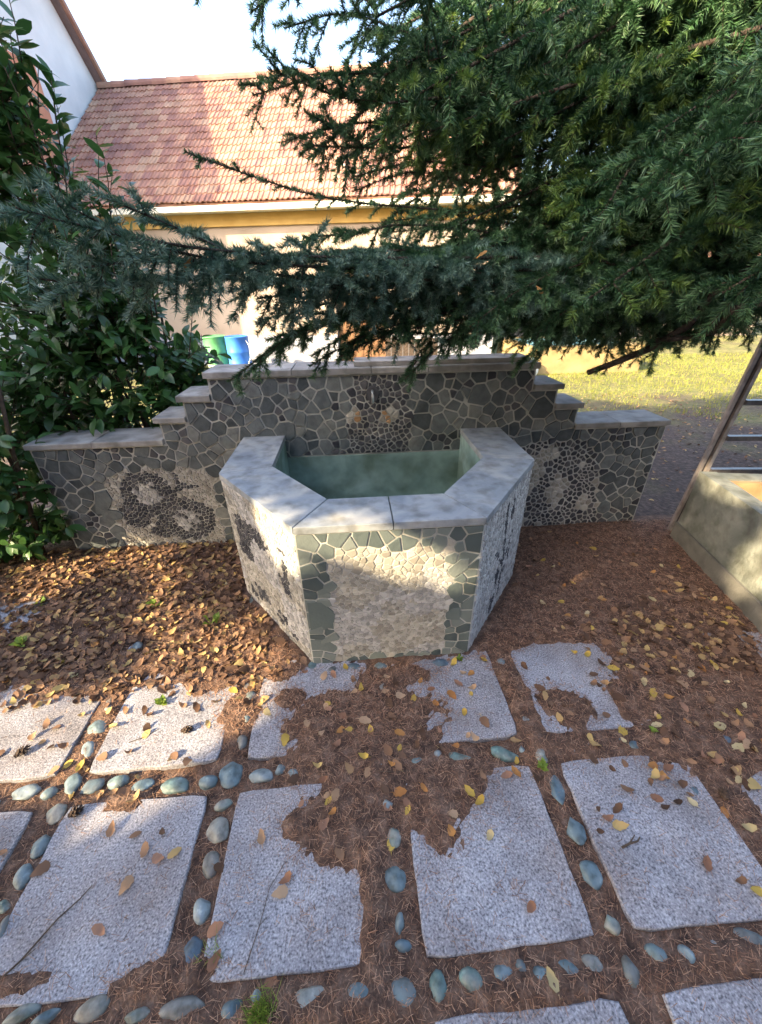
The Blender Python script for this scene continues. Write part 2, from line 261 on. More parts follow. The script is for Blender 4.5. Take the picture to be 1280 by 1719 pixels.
# ------------------------------------------------------------------ paving: slabs on a 0.6 m grid with cobbles set in the joints
COBBLES = [
  (-0.928,0.307,0.077,0.03,17),
  (-0.863,0.296,0.061,0.024,16),
  (-0.748,0.3,0.085,0.045,14),
  (-0.63,0.279,0.061,0.024,12),
  (-0.51,0.282,0.12,0.042,9),
  (-0.388,0.275,0.054,0.044,6),
  (-0.191,0.277,0.09,0.058,2),
  (-0.067,0.269,0.074,0.045,0),
  (0.054,0.262,0.074,0.059,-3),
  (0.148,0.268,0.044,0.058,-5),
  (0.238,0.271,0.063,0.046,-7),
  (0.327,0.269,0.063,0.043,-9),
  (0.426,0.267,0.044,0.051,-11),
  (0.503,0.266,0.051,0.043,-13),
  (0.571,0.274,0.054,0.035,-14),
  (0.668,0.255,0.04,0.061,-16),
  (0.756,0.276,0.055,0.042,-17),
  (0.835,0.27,0.045,0.04,-19),
  (1.038,0.285,0.082,0.041,-21),
  (0.93,0.276,0.049,0.028,-20),
  (-0.537,0.748,0.06,0.042,7),
  (-0.536,0.669,0.073,0.073,7),
  (-0.534,0.576,0.058,0.068,8),
  (-0.527,0.47,0.046,0.064,8),
  (-0.528,0.38,0.056,0.07,9),
  (0.059,0.492,0.063,0.065,-3),
  (0.06,0.392,0.027,0.049,-3),
  (0.065,0.348,0.046,0.027,-3),
  (0.06,0.599,0.052,0.056,-2),
  (0.053,0.696,0.038,0.037,-2),
  (0.055,1.061,0.036,0.095,-2),
  (0.071,1.163,0.044,0.055,-2),
  (0.671,0.699,0.056,0.107,-12),
  (0.679,0.568,0.056,0.081,-13),
  (0.668,0.454,0.066,0.066,-14),
  (0.667,0.342,0.041,0.042,-15),
  (-1.127,0.765,0.064,0.065,15),
  (-1.119,0.67,0.056,0.068,16),
  (-1.118,0.593,0.049,0.068,17),
  (-1.094,0.477,0.028,0.052,17),
  (-1.285,0.845,0.098,0.05,17),
  (-1.192,0.837,0.053,0.042,16),
  (-1.126,0.862,0.059,0.077,15),
  (-1.044,0.849,0.076,0.055,14),
  (-0.96,0.854,0.077,0.043,13),
  (-0.857,0.841,0.072,0.055,11),
  (-0.737,0.827,0.094,0.055,10),
  (-0.619,0.826,0.072,0.046,8),
  (-0.536,0.844,0.082,0.099,7),
  (-0.42,0.834,0.086,0.047,5),
  (-0.3,0.824,0.05,0.051,3),
  (-0.197,0.83,0.064,0.043,1),
  (-0.077,0.831,0.068,0.039,0),
  (0.038,0.828,0.046,0.039,-2),
  (0.178,0.836,0.06,0.035,-4),
  (0.342,0.836,0.093,0.044,-6),
  (0.527,0.834,0.107,0.053,-9),
  (0.675,0.824,0.07,0.088,-11),
  (0.797,0.832,0.051,0.049,-13),
  (0.87,0.831,0.075,0.058,-14),
  (1.05,0.823,0.047,0.045,-16),
  (1.14,0.827,0.071,0.05,-17),
  (1.277,0.803,0.047,0.04,-19),
  (1.272,0.714,0.058,0.044,-19),
  (1.42,0.815,0.061,0.045,-20),
  (1.535,0.81,0.061,0.049,-21),
  (0.663,0.95,0.06,0.061,-11),
  (0.673,1.06,0.068,0.068,-10),
  (0.664,1.26,0.064,0.062,-9),
  (0.812,1.452,0.082,0.09,-10),
  (0.92,1.422,0.068,0.072,-11),
  (1.119,1.424,0.056,0.056,-13),
  (0.691,1.459,0.076,0.09,-9),
  (0.191,1.302,0.105,0.07,-3),
  (0.35,1.281,0.098,0.055,-5),
  (1.284,0.937,0.06,0.061,-18),
  (1.289,1.154,0.05,0.076,-16),
  (-1.167,1.319,0.051,0.096,12),
  (-1.153,1.2,0.059,0.092,13),
  (-1.149,1.088,0.077,0.077,13),
  (-1.14,0.988,0.053,0.079,14),
  (-1.527,1.429,0.101,0.067,15),
  (-1.639,1.428,0.089,0.067,16),
  (-1.737,1.43,0.089,0.067,17),
  (-1.361,1.411,0.077,0.059,14),
  (-0.651,1.829,0.057,0.127,5),
  (-0.513,1.624,0.073,0.081,4),
  (-0.446,1.503,0.063,0.066,4),
  (-0.261,1.317,0.052,0.056,2),
  (-0.338,1.367,0.047,0.044,3),
  (-0.531,1.17,0.054,0.067,5),
  (-0.525,1.07,0.046,0.055,6),
  (-0.524,0.967,0.044,0.059,6),
  (-0.066,1.297,0.075,0.042,0),
  (0.072,1.285,0.069,0.041,-2),
  (-0.159,1.291,0.058,0.041,0),
  (-1.081,1.422,0.078,0.06,11),
  (-0.935,1.42,0.072,0.06,9),
  (-0.788,1.414,0.06,0.053,8),
  (-1.191,1.526,0.056,0.057,12),
  (-1.245,1.625,0.052,0.062,12),
  (1.25,1.4,0.062,0.055,-15),
  (1.4,1.378,0.055,0.055,-16),
  (1.166,0.642,0.038,0.047,-19),
  (1.306,0.506,0.039,0.046,-22)]
LEAVES = [
  (-0.776,0.54,'tan'),
  (-0.801,0.445,'rust'),
  (-0.379,0.634,'tan'),
  (-0.284,0.515,'rust'),
  (-0.298,0.485,'tan'),
  (-0.47,0.422,'rust'),
  (-0.454,0.36,'rust'),
  (-0.299,0.313,'rust'),
  (-0.7,0.6,'rust'),
  (0.051,0.583,'yellow'),
  (0.257,0.599,'orange'),
  (0.377,0.675,'yellow'),
  (0.382,0.573,'straw'),
  (0.052,0.683,'rust'),
  (1.121,0.614,'straw'),
  (1.041,0.449,'rust'),
  (1.138,0.375,'yellow'),
  (-1.184,0.941,'yellow'),
  (-1.126,0.919,'yellow'),
  (-0.611,1.207,'yellow'),
  (0.502,0.751,'rust'),
  (1.121,0.727,'rust'),
  (1.25,0.527,'straw'),
  (0.205,1.097,'yellow'),
  (0.411,1.009,'yellow'),
  (1.094,1.258,'yellow'),
  (1.005,0.636,'rust'),
  (0.8,0.589,'rust'),
  (0.446,0.393,'rust'),
  (1.212,0.573,'orange'),
  (-0.436,1.081,'straw'),
  (-0.177,0.793,'rust'),
  (-0.17,0.651,'rust'),
  (0.445,0.255,'straw')]
CROWN = [
  ((0.23,2.64,2.78),3.6),
  ((1.49,2.4,2.71),3.5),
  ((2.05,2.23,1.78),2.44),
  ((0.1,2.84,2.63),3.56),
  ((0.84,2.81,1.77),2.51),
  ((0.84,2.33,1.94),2.64),
  ((0.86,2.0,1.86),2.8),
  ((1.92,2.15,1.89),2.34),
  ((0.76,1.38,1.74),2.52),
  ((0.32,2.51,2.28),3.16),
  ((1.14,1.18,1.72),2.56),
  ((0.4,2.32,2.43),3.37),
  ((0.85,1.94,2.27),3.02),
  ((-0.06,3.02,2.38),3.27),
  ((0.72,3.06,2.32),3.09),
  ((1.27,1.79,2.01),2.73),
  ((0.91,2.41,2.05),2.93),
  ((0.77,2.52,2.57),3.47),
  ((-0.16,2.5,2.38),3.5),
  ((1.84,2.28,2.38),3.15),
  ((0.86,1.39,1.96),2.85),
  ((0.84,1.19,2.1),3.11),
  ((1.59,2.67,1.91),2.63),
  ((1.23,2.28,2.6),3.53),
  ((0.21,2.14,2.47),3.44),
  ((1.07,1.74,2.18),2.94),
  ((0.39,1.91,2.21),3.1),
  ((1.35,2.24,1.96),2.7),
  ((1.39,1.71,2.07),2.92),
  ((0.13,2.36,2.18),2.99),
  ((1.08,1.69,1.68),2.57),
  ((0.81,2.76,1.9),2.62),
  ((0.66,1.98,2.26),3.06),
  ((0.39,2.08,1.92),3.01),
  ((0.87,2.48,2.19),3.13),
  ((1.56,2.15,2.31),3.2),
  ((0.27,2.99,2.14),3.22),
  ((1.24,1.48,1.72),2.66),
  ((0.79,1.7,1.94),2.73),
  ((0.62,2.09,2.2),3.09),
  ((0.78,2.05,2.49),3.39),
  ((1.71,2.36,2.66),3.28),
  ((1.14,1.63,1.86),2.73),
  ((1.6,1.77,1.96),2.53),
  ((1.28,2.06,2.01),2.64),
  ((0.83,1.56,1.95),2.96),
  ((1.25,2.59,2.72),3.32),
  ((1.25,2.64,2.28),3.01),
  ((0.3,1.84,2.36),3.36),
  ((0.39,3.19,2.65),3.35),
  ((0.99,2.84,2.7),3.42),
  ((0.45,2.03,1.83),2.62),
  ((0.11,2.42,2.58),3.6),
  ((1.49,1.99,1.93),2.51),
  ((0.62,2.53,2.62),3.49),
  ((1.89,2.47,1.81),2.41)]
BOUGHS = [
  ([(4.6,3.1,1.75),(1.65,2.14,1.64),(0.92,1.89,1.69),(0.32,1.77,1.69),(-0.15,1.54,1.69),(-0.41,1.34,1.7),(-0.56,1.16,1.72),(-0.66,1.05,1.75)],0.28,1.0,'low'),
  ([(4.6,3.1,1.7),(1.61,2.05,1.58),(0.94,1.88,1.59),(0.33,1.82,1.6),(-0.13,1.64,1.61),(-0.42,1.44,1.63),(-0.61,1.26,1.61),(-0.73,1.13,1.63)],0.27,1.0,'low'),
  ([(4.6,3.1,1.7),(1.45,2.04,1.58),(0.68,1.88,1.59),(0.16,1.79,1.56),(-0.2,1.68,1.45),(-0.46,1.56,1.3)],0.28,1.0,'hang'),
  ([(4.6,3.1,1.65),(1.46,2.03,1.56),(0.83,1.93,1.57),(0.42,1.85,1.5),(0.08,1.79,1.43),(-0.17,1.72,1.32)],0.26,1.0,'hang'),
  ([(4.6,3.1,1.6),(1.55,1.96,1.53),(0.95,1.87,1.52),(0.61,1.8,1.48),(0.4,1.79,1.39),(0.23,1.75,1.25)],0.26,1.0,'hang'),
  ([(4.6,3.1,1.7),(1.47,1.9,1.65),(0.97,1.75,1.67),(0.67,1.67,1.59),(0.46,1.63,1.46)],0.28,1.0,'low'),
  ([(4.6,3.1,1.7),(1.53,1.85,1.6),(1.18,1.74,1.61),(0.88,1.68,1.53),(0.73,1.69,1.39)],0.22,1.0,'low'),
  ([(4.6,3.1,1.75),(1.49,1.75,1.6),(1.26,1.68,1.6),(1.14,1.64,1.55),(0.98,1.68,1.51)],0.16,1.0,'low'),
  ([(4.6,3.1,2.1),(1.1,2.34,1.86),(0.43,2.14,1.89),(0.08,1.98,1.89),(-0.16,1.87,1.91),(-0.35,1.78,1.95),(-0.49,1.69,1.98)],0.12,0.9,'thin'),
  ([(4.6,3.1,2.0),(1.24,2.28,1.79),(0.59,2.11,1.81),(0.25,1.97,1.82),(0.05,1.94,1.79),(-0.16,1.89,1.77)],0.22,0.9,'low'),
  ([(4.6,3.1,1.9),(1.73,1.8,1.68),(1.52,1.78,1.47),(1.33,1.79,1.34),(1.09,1.82,1.24)],0.13,0.9,'limb'),
  ([(4.6,3.1,1.6),(1.77,1.76,1.53),(1.63,1.75,1.42),(1.49,1.74,1.4),(1.35,1.79,1.37)],0.2,0.8,'limb'),
  ([(4.6,3.1,1.75),(1.38,1.97,1.65),(0.54,1.87,1.66),(-0.04,1.65,1.68),(-0.33,1.46,1.69),(-0.46,1.34,1.75),(-0.53,1.24,1.78)],0.24,0.9,'low'),
  ([(4.6,3.1,1.7),(1.39,1.96,1.61),(0.54,1.87,1.64),(-0.04,1.65,1.66),(-0.42,1.35,1.68),(-0.56,1.2,1.73),(-0.61,1.11,1.78)],0.24,0.9,'low'),
  ([(4.6,3.1,1.6),(1.39,1.96,1.61),(0.53,1.83,1.62),(-0.05,1.65,1.62),(-0.37,1.45,1.66),(-0.55,1.28,1.67),(-0.65,1.18,1.65)],0.26,1.0,'low'),
  ([(4.6,3.1,1.6),(1.47,2.02,1.48),(0.7,1.93,1.52),(0.29,1.83,1.51),(-0.06,1.74,1.48),(-0.31,1.66,1.39)],0.28,1.0,'hang'),
  ([(4.6,3.1,1.6),(1.41,1.94,1.49),(0.8,1.83,1.5),(0.43,1.79,1.47),(0.15,1.74,1.43),(-0.04,1.68,1.36)],0.28,1.0,'hang'),
  ([(4.6,3.1,1.75),(1.37,1.97,1.68),(0.66,1.89,1.7),(0.16,1.79,1.72),(-0.25,1.63,1.66)],0.26,1.0,'low'),
  ([(4.6,3.1,1.7),(1.38,1.96,1.63),(0.67,1.88,1.6),(0.14,1.79,1.61),(-0.32,1.62,1.57)],0.24,1.0,'low'),
  ([(4.6,3.1,2.3),(1.62,2.25,1.95),(1.04,2.25,1.93),(0.55,2.21,1.89),(0.17,2.18,1.85)],0.3,0.9,'hang'),
  ([(4.6,3.1,2.2),(1.59,2.16,1.85),(1.03,2.16,1.81),(0.59,2.11,1.77),(0.2,2.09,1.69)],0.3,0.9,'hang'),
  ([(4.6,3.1,2.1),(1.56,2.08,1.77),(1.16,2.1,1.73),(0.75,2.06,1.69),(0.38,2.07,1.6)],0.28,0.9,'hang'),
  ([(4.6,3.1,4.6),(0.93,2.58,2.53),(0.41,2.5,2.54),(0.05,2.41,2.57),(-0.2,2.37,2.51)],0.32,0.9,'up'),
  ([(4.6,3.1,4.2),(0.93,2.52,2.39),(0.41,2.44,2.4),(-0.01,2.37,2.38),(-0.35,2.32,2.3)],0.32,0.9,'up'),
  ([(4.6,3.1,4.2),(0.91,2.44,2.33),(0.52,2.44,2.34),(0.09,2.4,2.31),(-0.28,2.36,2.39)],0.3,0.9,'up'),
  ([(4.6,3.1,4.8),(0.81,2.29,2.52),(0.31,2.18,2.54),(-0.07,2.1,2.53),(-0.29,2.12,2.45)],0.28,0.9,'up'),
  ([(4.6,3.1,3.8),(0.96,2.54,2.27),(0.42,2.48,2.27),(0.06,2.42,2.24),(-0.24,2.37,2.17)],0.3,0.9,'up'),
  ([(4.6,3.1,3.4),(1.11,2.5,2.2),(0.59,2.46,2.19),(0.22,2.43,2.16),(-0.17,2.43,2.17)],0.28,0.9,'up'),
  ([(4.6,3.1,3.0),(1.26,2.45,2.1),(0.72,2.45,2.1),(0.36,2.42,2.11),(0.05,2.41,2.05)],0.2,0.8,'hang'),
  ([(4.6,3.1,4.9),(0.53,2.22,2.62),(0.1,2.17,2.62),(-0.27,2.08,2.54),(-0.54,2.06,2.47)],0.12,0.7,'up'),
  ([(4.6,3.1,1.7),(1.424,2.164,1.547),(0.69,2.013,1.527),(0.111,1.944,1.516),(-0.227,1.85,1.427),(-0.426,1.678,1.294)],0.21,1.0,'hang'),
  ([(4.6,3.1,1.65),(1.425,2.163,1.577),(0.832,2.074,1.567),(0.376,1.996,1.489),(0.06,1.863,1.447),(-0.173,1.862,1.338)],0.2,1.0,'hang'),
  ([(4.6,3.1,1.6),(1.571,2.122,1.499),(0.98,1.984,1.544),(0.648,1.88,1.424),(0.372,1.957,1.364),(0.243,1.85,1.231)],0.2,1.0,'hang'),
  ([(4.6,3.1,1.7),(1.459,2.005,1.589),(0.978,1.91,1.618),(0.713,1.826,1.569),(0.477,1.716,1.426)],0.21,1.0,'low'),
  ([(4.6,3.1,1.7),(1.576,2.01,1.537),(1.201,1.831,1.573),(0.887,1.778,1.416),(0.765,1.859,1.279)],0.17,1.0,'low'),
  ([(4.6,3.1,1.75),(1.52,1.861,1.495),(1.239,1.827,1.567),(1.094,1.771,1.434),(1.002,1.783,1.478)],0.12,1.0,'low'),
  ([(4.6,3.1,2.0),(1.288,2.401,1.77),(0.571,2.188,1.75),(0.203,2.06,1.741),(0.061,2.026,1.674),(-0.123,1.991,1.746)],0.17,0.9,'low'),
  ([(4.6,3.1,1.6),(1.51,2.128,1.456),(0.702,2.064,1.51),(0.296,1.962,1.534),(-0.059,1.853,1.482),(-0.336,1.76,1.418)],0.21,1.0,'hang'),
  ([(4.6,3.1,1.6),(1.412,2.065,1.421),(0.792,1.958,1.432),(0.442,1.923,1.406),(0.163,1.857,1.428),(-0.055,1.821,1.364)],0.21,1.0,'hang'),
  ([(4.6,3.1,1.75),(1.322,2.046,1.628),(0.706,1.985,1.626),(0.169,1.892,1.636),(-0.269,1.737,1.6)],0.2,1.0,'low'),
  ([(4.6,3.1,1.7),(1.36,2.068,1.587),(0.623,2.007,1.554),(0.121,1.882,1.57),(-0.346,1.709,1.494)],0.18,1.0,'low'),
  ([(4.6,3.1,2.3),(1.64,2.33,1.912),(1.023,2.403,1.904),(0.586,2.297,1.854),(0.185,2.338,1.825)],0.22,0.9,'hang'),
  ([(4.6,3.1,2.2),(1.563,2.242,1.833),(0.999,2.311,1.824),(0.558,2.208,1.781),(0.214,2.241,1.655)],0.22,0.9,'hang'),
  ([(4.6,3.1,2.1),(1.523,2.179,1.779),(1.137,2.205,1.702),(0.742,2.171,1.712),(0.346,2.14,1.624)],0.21,0.9,'hang'),
  ([(4.6,3.1,3.0),(1.298,2.619,2.073),(0.765,2.613,2.052),(0.385,2.574,2.106),(0.052,2.509,2.014)],0.15,0.8,'hang')]

paving = empty('pavement', (0, 0, 0), kind='structure')
COLS = [-2.30, -1.695, -1.09, -.49, .12, .72, 1.325, 1.93]; ROWS = [-.255, .32, .895, 1.475]
SLABS = []
for r, y0 in enumerate(ROWS):
    for c, x0 in enumerate(COLS):
        if y0 > 1.2 and -1.1 < x0 < 1.2: continue
        if y0 > 1.2 and x0 > .5: continue
        x1 = x0 + .49; y1 = y0 + (.465 if r != 0 else .47)
        SLABS.append((x0, y0, x1, y1))
        n = 26; rr = random.Random(r * 10 + c)
        # outline with worn corners and slightly ragged edges
        P = []
        for (ax, ay), (bx, by) in (((x0, y0), (x1, y0)), ((x1, y0), (x1, y1)), ((x1, y1), (x0, y1)), ((x0, y1), (x0, y0))):
            for k in range(9):
                t = k / 9; w = .006 * (fbm((ax + (bx - ax) * t) * 22, (ay + (by - ay) * t) * 22, 9) - .5) * 2
                q = (ax + (bx - ax) * t, ay + (by - ay) * t); cx_, cy_ = (x0 + x1) / 2, (y0 + y1) / 2
                d = .010 if k == 0 else 0
                dx, dy = cx_ - q[0], cy_ - q[1]; l = math.hypot(dx, dy); P.append((q[0] + dx / l * (w + d), q[1] + dy / l * (w + d)))
        mb = MB(); mb.prism([(p[0] - (x0 + x1) / 2, p[1] - (y0 + y1) / 2) for p in P], -.05, 0, 0, .004)
        o = mb.build('paving_slab', M['slab'], paving, loc=((x0 + x1) / 2, (y0 + y1) / 2, rr.uniform(-.002, .002)), rot=(rr.uniform(-.006, .006), rr.uniform(-.006, .006), rr.uniform(-.008, .008)))

def ico(sub):
    import bmesh
    bm = bmesh.new(); bmesh.ops.create_icosphere(bm, subdivisions=sub, radius=1); V = np.array([v.co[:] for v in bm.verts]); F = np.array([[v.index for v in f.verts] for f in bm.faces]); bm.free(); return V, F
IV, IF = ico(3)
def pebble_mesh(name, m, seed):
    r = np.random.default_rng(seed); V = IV.copy(); 
    for _ in range(6):                                     # a few soft planar facets, then a bulge
        d = r.normal(size=3); d /= np.linalg.norm(d); h = r.uniform(.62, .92); s = V @ d; V -= np.outer(np.maximum(s - h, 0) * .9, d)
    V *= 1 + .14 * np.sin(V[:, [1]] * 2.3 + seed) * r.uniform(-1, 1)
    V *= 1 + .22 * (fbm(V[:, 0] * 1.6 + seed * 3, V[:, 1] * 1.6 + V[:, 2], seed, 3) - .5)[:, None]
    return mesh(name, V / np.abs(V).max(0), IF, [m], smooth=True)
PEB = [pebble_mesh('cobble', M['cobble'], s) for s in range(9)]
cobs = [tuple(c) for c in COBBLES]
for (x, y, dx, dy, a) in cobs:
    o = link('cobble', random.choice(PEB), paving, (x, y, -.0115), (random.uniform(-.15, .15), random.uniform(-.15, .15), math.radians(a) + random.uniform(-.15, .15)))
    o.scale = (dx / 2 * 1.1, dy / 2 * 1.08, random.uniform(.017, .025))

# smaller stones filling the rows between them
for _ in range(900):
    if random.random() < .72:
        y0 = random.choice([.268, .268, .84]); x, y = random.uniform(-1.6, 1.3), y0 + random.uniform(-.026, .026)
    else:
        x, y = random.choice([-1.145, -.545, .06, .66]) + random.uniform(-.02, .02), random.uniform(.3, 1.25)
    w, h = random.uniform(.028, .055), random.uniform(.028, .05)
    if any(math.hypot(x - c[0], y - c[1]) < .5 * (max(c[2], c[3]) + max(w, h)) + .004 for c in cobs) or len(cobs) >= 175: continue
    cobs.append((x, y, w, h, 0)); o = link('cobble', random.choice(PEB), paving, (x, y, -.0125), (random.uniform(-.2, .2), random.uniform(-.2, .2), random.uniform(0, 3))); o.scale = (w / 2, h / 2, random.uniform(.013, .02))

# ------------------------------------------------------------------ needle litter: a heaped sheet, lying in the joints and drifting over the slabs
COVER = [(-.10, .66, .16, .13), (.0, .80, .2, .15), (.22, .70, .14, .13), (.33, .76, .14, .08), (.05, 1.0, .26, .2), (-.2, 1.05, .17, .15), (-.22, .88, .12, .1), (.1, 1.22, .2, .08), (-.33, 1.15, .1, .06), (-.42, 1.3, .18, .08), (.66, 1.05, .07, .3), (.86, 1.0, .12, .1), (1.3, 1.1, .16, .4), (1.15, 1.0, .1, .1), (1.35, .75, .17, .12), (1.28, .6, .08, .1), (1.6, 1.0, .4, .5), (1.9, .6, .5, .4), (.85, .83, .2, .05), (1.2, .82, .2, .08), (-.24, .66, .07, .05), (-.02, .46, .035, .2), (-.6, .34, .14, .035), (-1.0, .36, .1, .02), (-.7, 1.27, .25, .08), (-.9, .78, .06, .035), (-1.3, 1.3, .3, .09), (-1.15, 1.1, .07, .15), (-.56, 1.1, .1, .14), (1.0, .25, .3, .035), (.45, .24, .18, .03), (-.2, .25, .3, .035), (.2, 1.32, .3, .03)]
CLEAR = [(-.44, .97, .05, .07), (-.2, 1.24, .11, .045), (.50, 1.05, .10, .15), (.95, 1.24, .17, .08), (1.03, 1.02, .04, .09), (-2.05, 1.82, .16, .15), (-.95, 1.05, .13, .16), (-1.35, 1.05, .17, .15), (-.78, 1.0, .1, .1), (-1.1, 1.52, .1, .05), (-.85, 1.48, .07, .04), (1.5, .62, .1, .06)]
def litter_h(x, y):
    x = np.asarray(x, float); y = np.asarray(y, float)
    c = np.clip((y - 1.27) / .1, 0, 1)
    for a, b, ra, rb in COVER: c = np.maximum(c, np.clip(1.35 - np.sqrt(((x - a) / ra) ** 2 + ((y - b) / rb) ** 2) * .85, 0, 1))
    for a, b, ra, rb in CLEAR: c = c - np.clip(1.9 - np.sqrt(((x - a) / ra) ** 2 + ((y - b) / rb) ** 2) * 1.25, 0, 1.1)
    n = fbm(x * 14, y * 14, 3, 5) - .5; n2 = fbm(x * 70, y * 70, 4, 3) - .5
    return -.013 + .024 * np.clip(c, -.35, 1) + n * .020 + n2 * .013
lx = np.arange(-3.6, 3.2, .016); ly = np.arange(-.3, 2.62, .016); LX, LY = np.meshgrid(lx, ly)
LZ = litter_h(LX, LY)
edge = np.clip(np.minimum(LX + 3.6, 3.2 - LX) / .3, 0, 1) * np.clip((2.62 - LY) / .2, 0, 1); LZ = LZ * edge - .05 * (1 - edge)
tag(link('needle_litter', grid_mesh('needle_litter', lx, ly, LZ, [M['soil']])), 'red brown mat of fallen needles and soil filling the joints of the slabs', 'needle litter', kind='stuff')
def top_z(x, y):
    x = np.asarray(x, float); y = np.asarray(y, float); h = litter_h(x, y); s = np.zeros_like(h, bool)
    for (a, b, c, d) in SLABS: s |= (x > a) & (x < c) & (y > b) & (y < d)
    return np.where(s, np.maximum(h, .001), h)
IN_BASIN = lambda x, y: (y > 1.30) & (np.abs(x - .126) < np.where(y > 1.886, .86, .42 + (y - 1.325) * .78)) & (y < 2.6)
# loose needles on it
n = 170000; nx_ = RNG.uniform(-2.4, 2.6, n); ny_ = RNG.uniform(.0, 2.44, n) ** 1.0
hh = litter_h(nx_, ny_); tz = top_z(nx_, ny_); keep = ((hh > tz - .0005) | (RNG.random(n) < .025 + .75 * np.clip((hh + .014) / .014, 0, 1) ** 1.3)) & ~IN_BASIN(nx_, ny_)
keep &= (RNG.random(n) < np.where(nx_ < -.75, np.where(ny_ > 1.2, .45, .8), 1.0))
nx_, ny_, tz = nx_[keep], ny_[keep], tz[keep]; n = len(nx_)
ang = RNG.uniform(0, 2 * PI, n); ln = RNG.uniform(.012, .028, n); wd = RNG.uniform(.0004, .0008, n) * (1 + .5 * (ny_ > 1)); ti = RNG.uniform(-.25, .35, n)
D = np.stack([np.cos(ang), np.sin(ang), ti], 1) * ln[:, None]; S = np.stack([-np.sin(ang), np.cos(ang), RNG.uniform(-.5, .5, n)], 1) * wd[:, None]
C0 = np.stack([nx_, ny_, tz + .0015 + np.abs(ti) * ln * .5], 1)
V = np.stack([C0 - D / 2 - S, C0 - D / 2 + S, C0 + D / 2 + S * .6, C0 + D / 2 - S * .6], 1).reshape(-1, 3); F = np.arange(4 * n).reshape(n, 4)
tag(link('fallen_needles', mesh('fallen_needles', V, F, [M['needle_dry']])), 'thin dry red brown spruce needles strewn over the paving', 'fallen needles', kind='stuff')

# ------------------------------------------------------------------ mosaic helper: Voronoi cells with mortar gaps
def clip_poly(P, nx, ny, c):
    """keep the part of P with nx*x + ny*y <= c"""
    out = []; m = len(P)
    for i in range(m):
        a = P[i]; b = P[(i + 1) % m]; da = nx * a[0] + ny * a[1] - c; db = nx * b[0] + ny * b[1] - c
        if da <= 0: out.append(a)
        if (da < 0) != (db < 0) and da != db: t = da / (da - db); out.append((a[0] + (b[0] - a[0]) * t, a[1] + (b[1] - a[1]) * t))
    return out
def poisson(x0, z0, x1, z1, rad, inside, seed, tries=14):
    """variable radius dart throwing; rad(x,z) gives the spacing"""
    r = np.random.default_rng(seed); rm = .012; g = {}; cs = .03; pts = []
    area = (x1 - x0) * (z1 - z0); N = int(area / (.6 * .016 ** 2))
    cand = r.uniform((x0, z0), (x1, z1), (N, 2))
    for x, z in cand:
        if not inside(x, z): continue
        q = rad(x, z) * r.uniform(.55, 1.28); i, j = int(x / cs), int(z / cs); k = int(q / cs) + 1; ok = True
        for a in range(i - k, i + k + 1):
            for b in range(j - k, j + k + 1):
                for p in g.get((a, b), ()):
                    if (p[0] - x) ** 2 + (p[1] - z) ** 2 < (.5 * (q + p[2])) ** 2: ok = False; break
                if not ok: break
            if not ok: break
        if ok: g.setdefault((i, j), []).append((x, z, q)); pts.append((x, z, q))
    return pts
def cells(pts, gap, clipper=None, k=16):
    A = np.array([(p[0], p[1]) for p in pts]); R = np.array([p[2] for p in pts]); out = []
    for i, (x, z, q) in enumerate(pts):
        d2 = ((A - A[i]) ** 2).sum(1); idx = np.argpartition(d2, min(k, len(A) - 1))[:k + 1]
        w = q * 1.25 + .01; P = [(x - w, z - w), (x + w, z - w), (x + w, z + w), (x - w, z + w)]
        for j in idx:
            if j == i: continue
            dx, dz = A[j] - A[i]; l = math.hypot(dx, dz); nx, nz = dx / l, dz / l
            gp = gap if not callable(gap) else gap(x, z)
            P = clip_poly(P, nx, nz, nx * x + nz * z + l * R[i] / (R[i] + R[j]) - gp / 2)
            if len(P) < 3: break
        if clipper and len(P) >= 3: P = clipper(x, z, P)
        out.append(P if len(P) >= 3 else None)
    return out
def round_poly(P, k=.16):
    """cut each corner so chips look broken, not sawn"""
    if len(P) < 3: return P
    o = []; m = len(P)
    for i in range(m):
        a, b, c = P[i - 1], P[i], P[(i + 1) % m]
        o.append((b[0] + (a[0] - b[0]) * k, b[1] + (a[1] - b[1]) * k)); o.append((b[0] + (c[0] - b[0]) * k, b[1] + (c[1] - b[1]) * k))
    return o
def parea(P): return abs(sum(P[i][0] * P[(i + 1) % len(P)][1] - P[(i + 1) % len(P)][0] * P[i][1] for i in range(len(P)))) / 2
def chip_frame(origin, ax, n):
    """maps panel coordinates (s, z, height off the face) to the world"""
    o = Vector(origin); a = Vector(ax).normalized(); nn = Vector(n).normalized()
    return lambda s, z, h: o + a * s + Vector((0, 0, z)) + nn * h

# ------------------------------------------------------------------ mosaic wall
YW = 2.454; WD = .24
wall = empty('mosaic_wall', (0.13, YW + WD / 2, 0), 'stepped garden wall faced with dark slate mosaic behind the basin', 'wall')
wall_off = Vector(wall.location)
TIERS = [(-2.006, -1.187, .76), (-1.187, -1.017, .897), (-1.017, -.844, 1.021), (-.844, 1.136, 1.15), (1.136, 1.30, 1.021), (1.30, 1.462, .897), (1.462, 2.112, .76)]
mb = MB()
for x0, x1, z1 in TIERS: mb.box((x0 - wall_off.x, YW - wall_off.y, -.08), (x1 - wall_off.x, YW + WD - wall_off.y, z1))
mb.build('wall_body', M['mortar_light'], wall)
def slab_part(name, x0, x1, y0, y1, z0, z1, m, par, off, bev=.004, jit=.0):
    mb = MB(); mb.prism([(x0 - off.x, y0 - off.y), (x1 - off.x, y0 - off.y), (x1 - off.x, y1 - off.y), (x0 - off.x, y1 - off.y)], z0 - off.z, z1 - off.z, 0, bev)
    return mb.build(name, m, par)
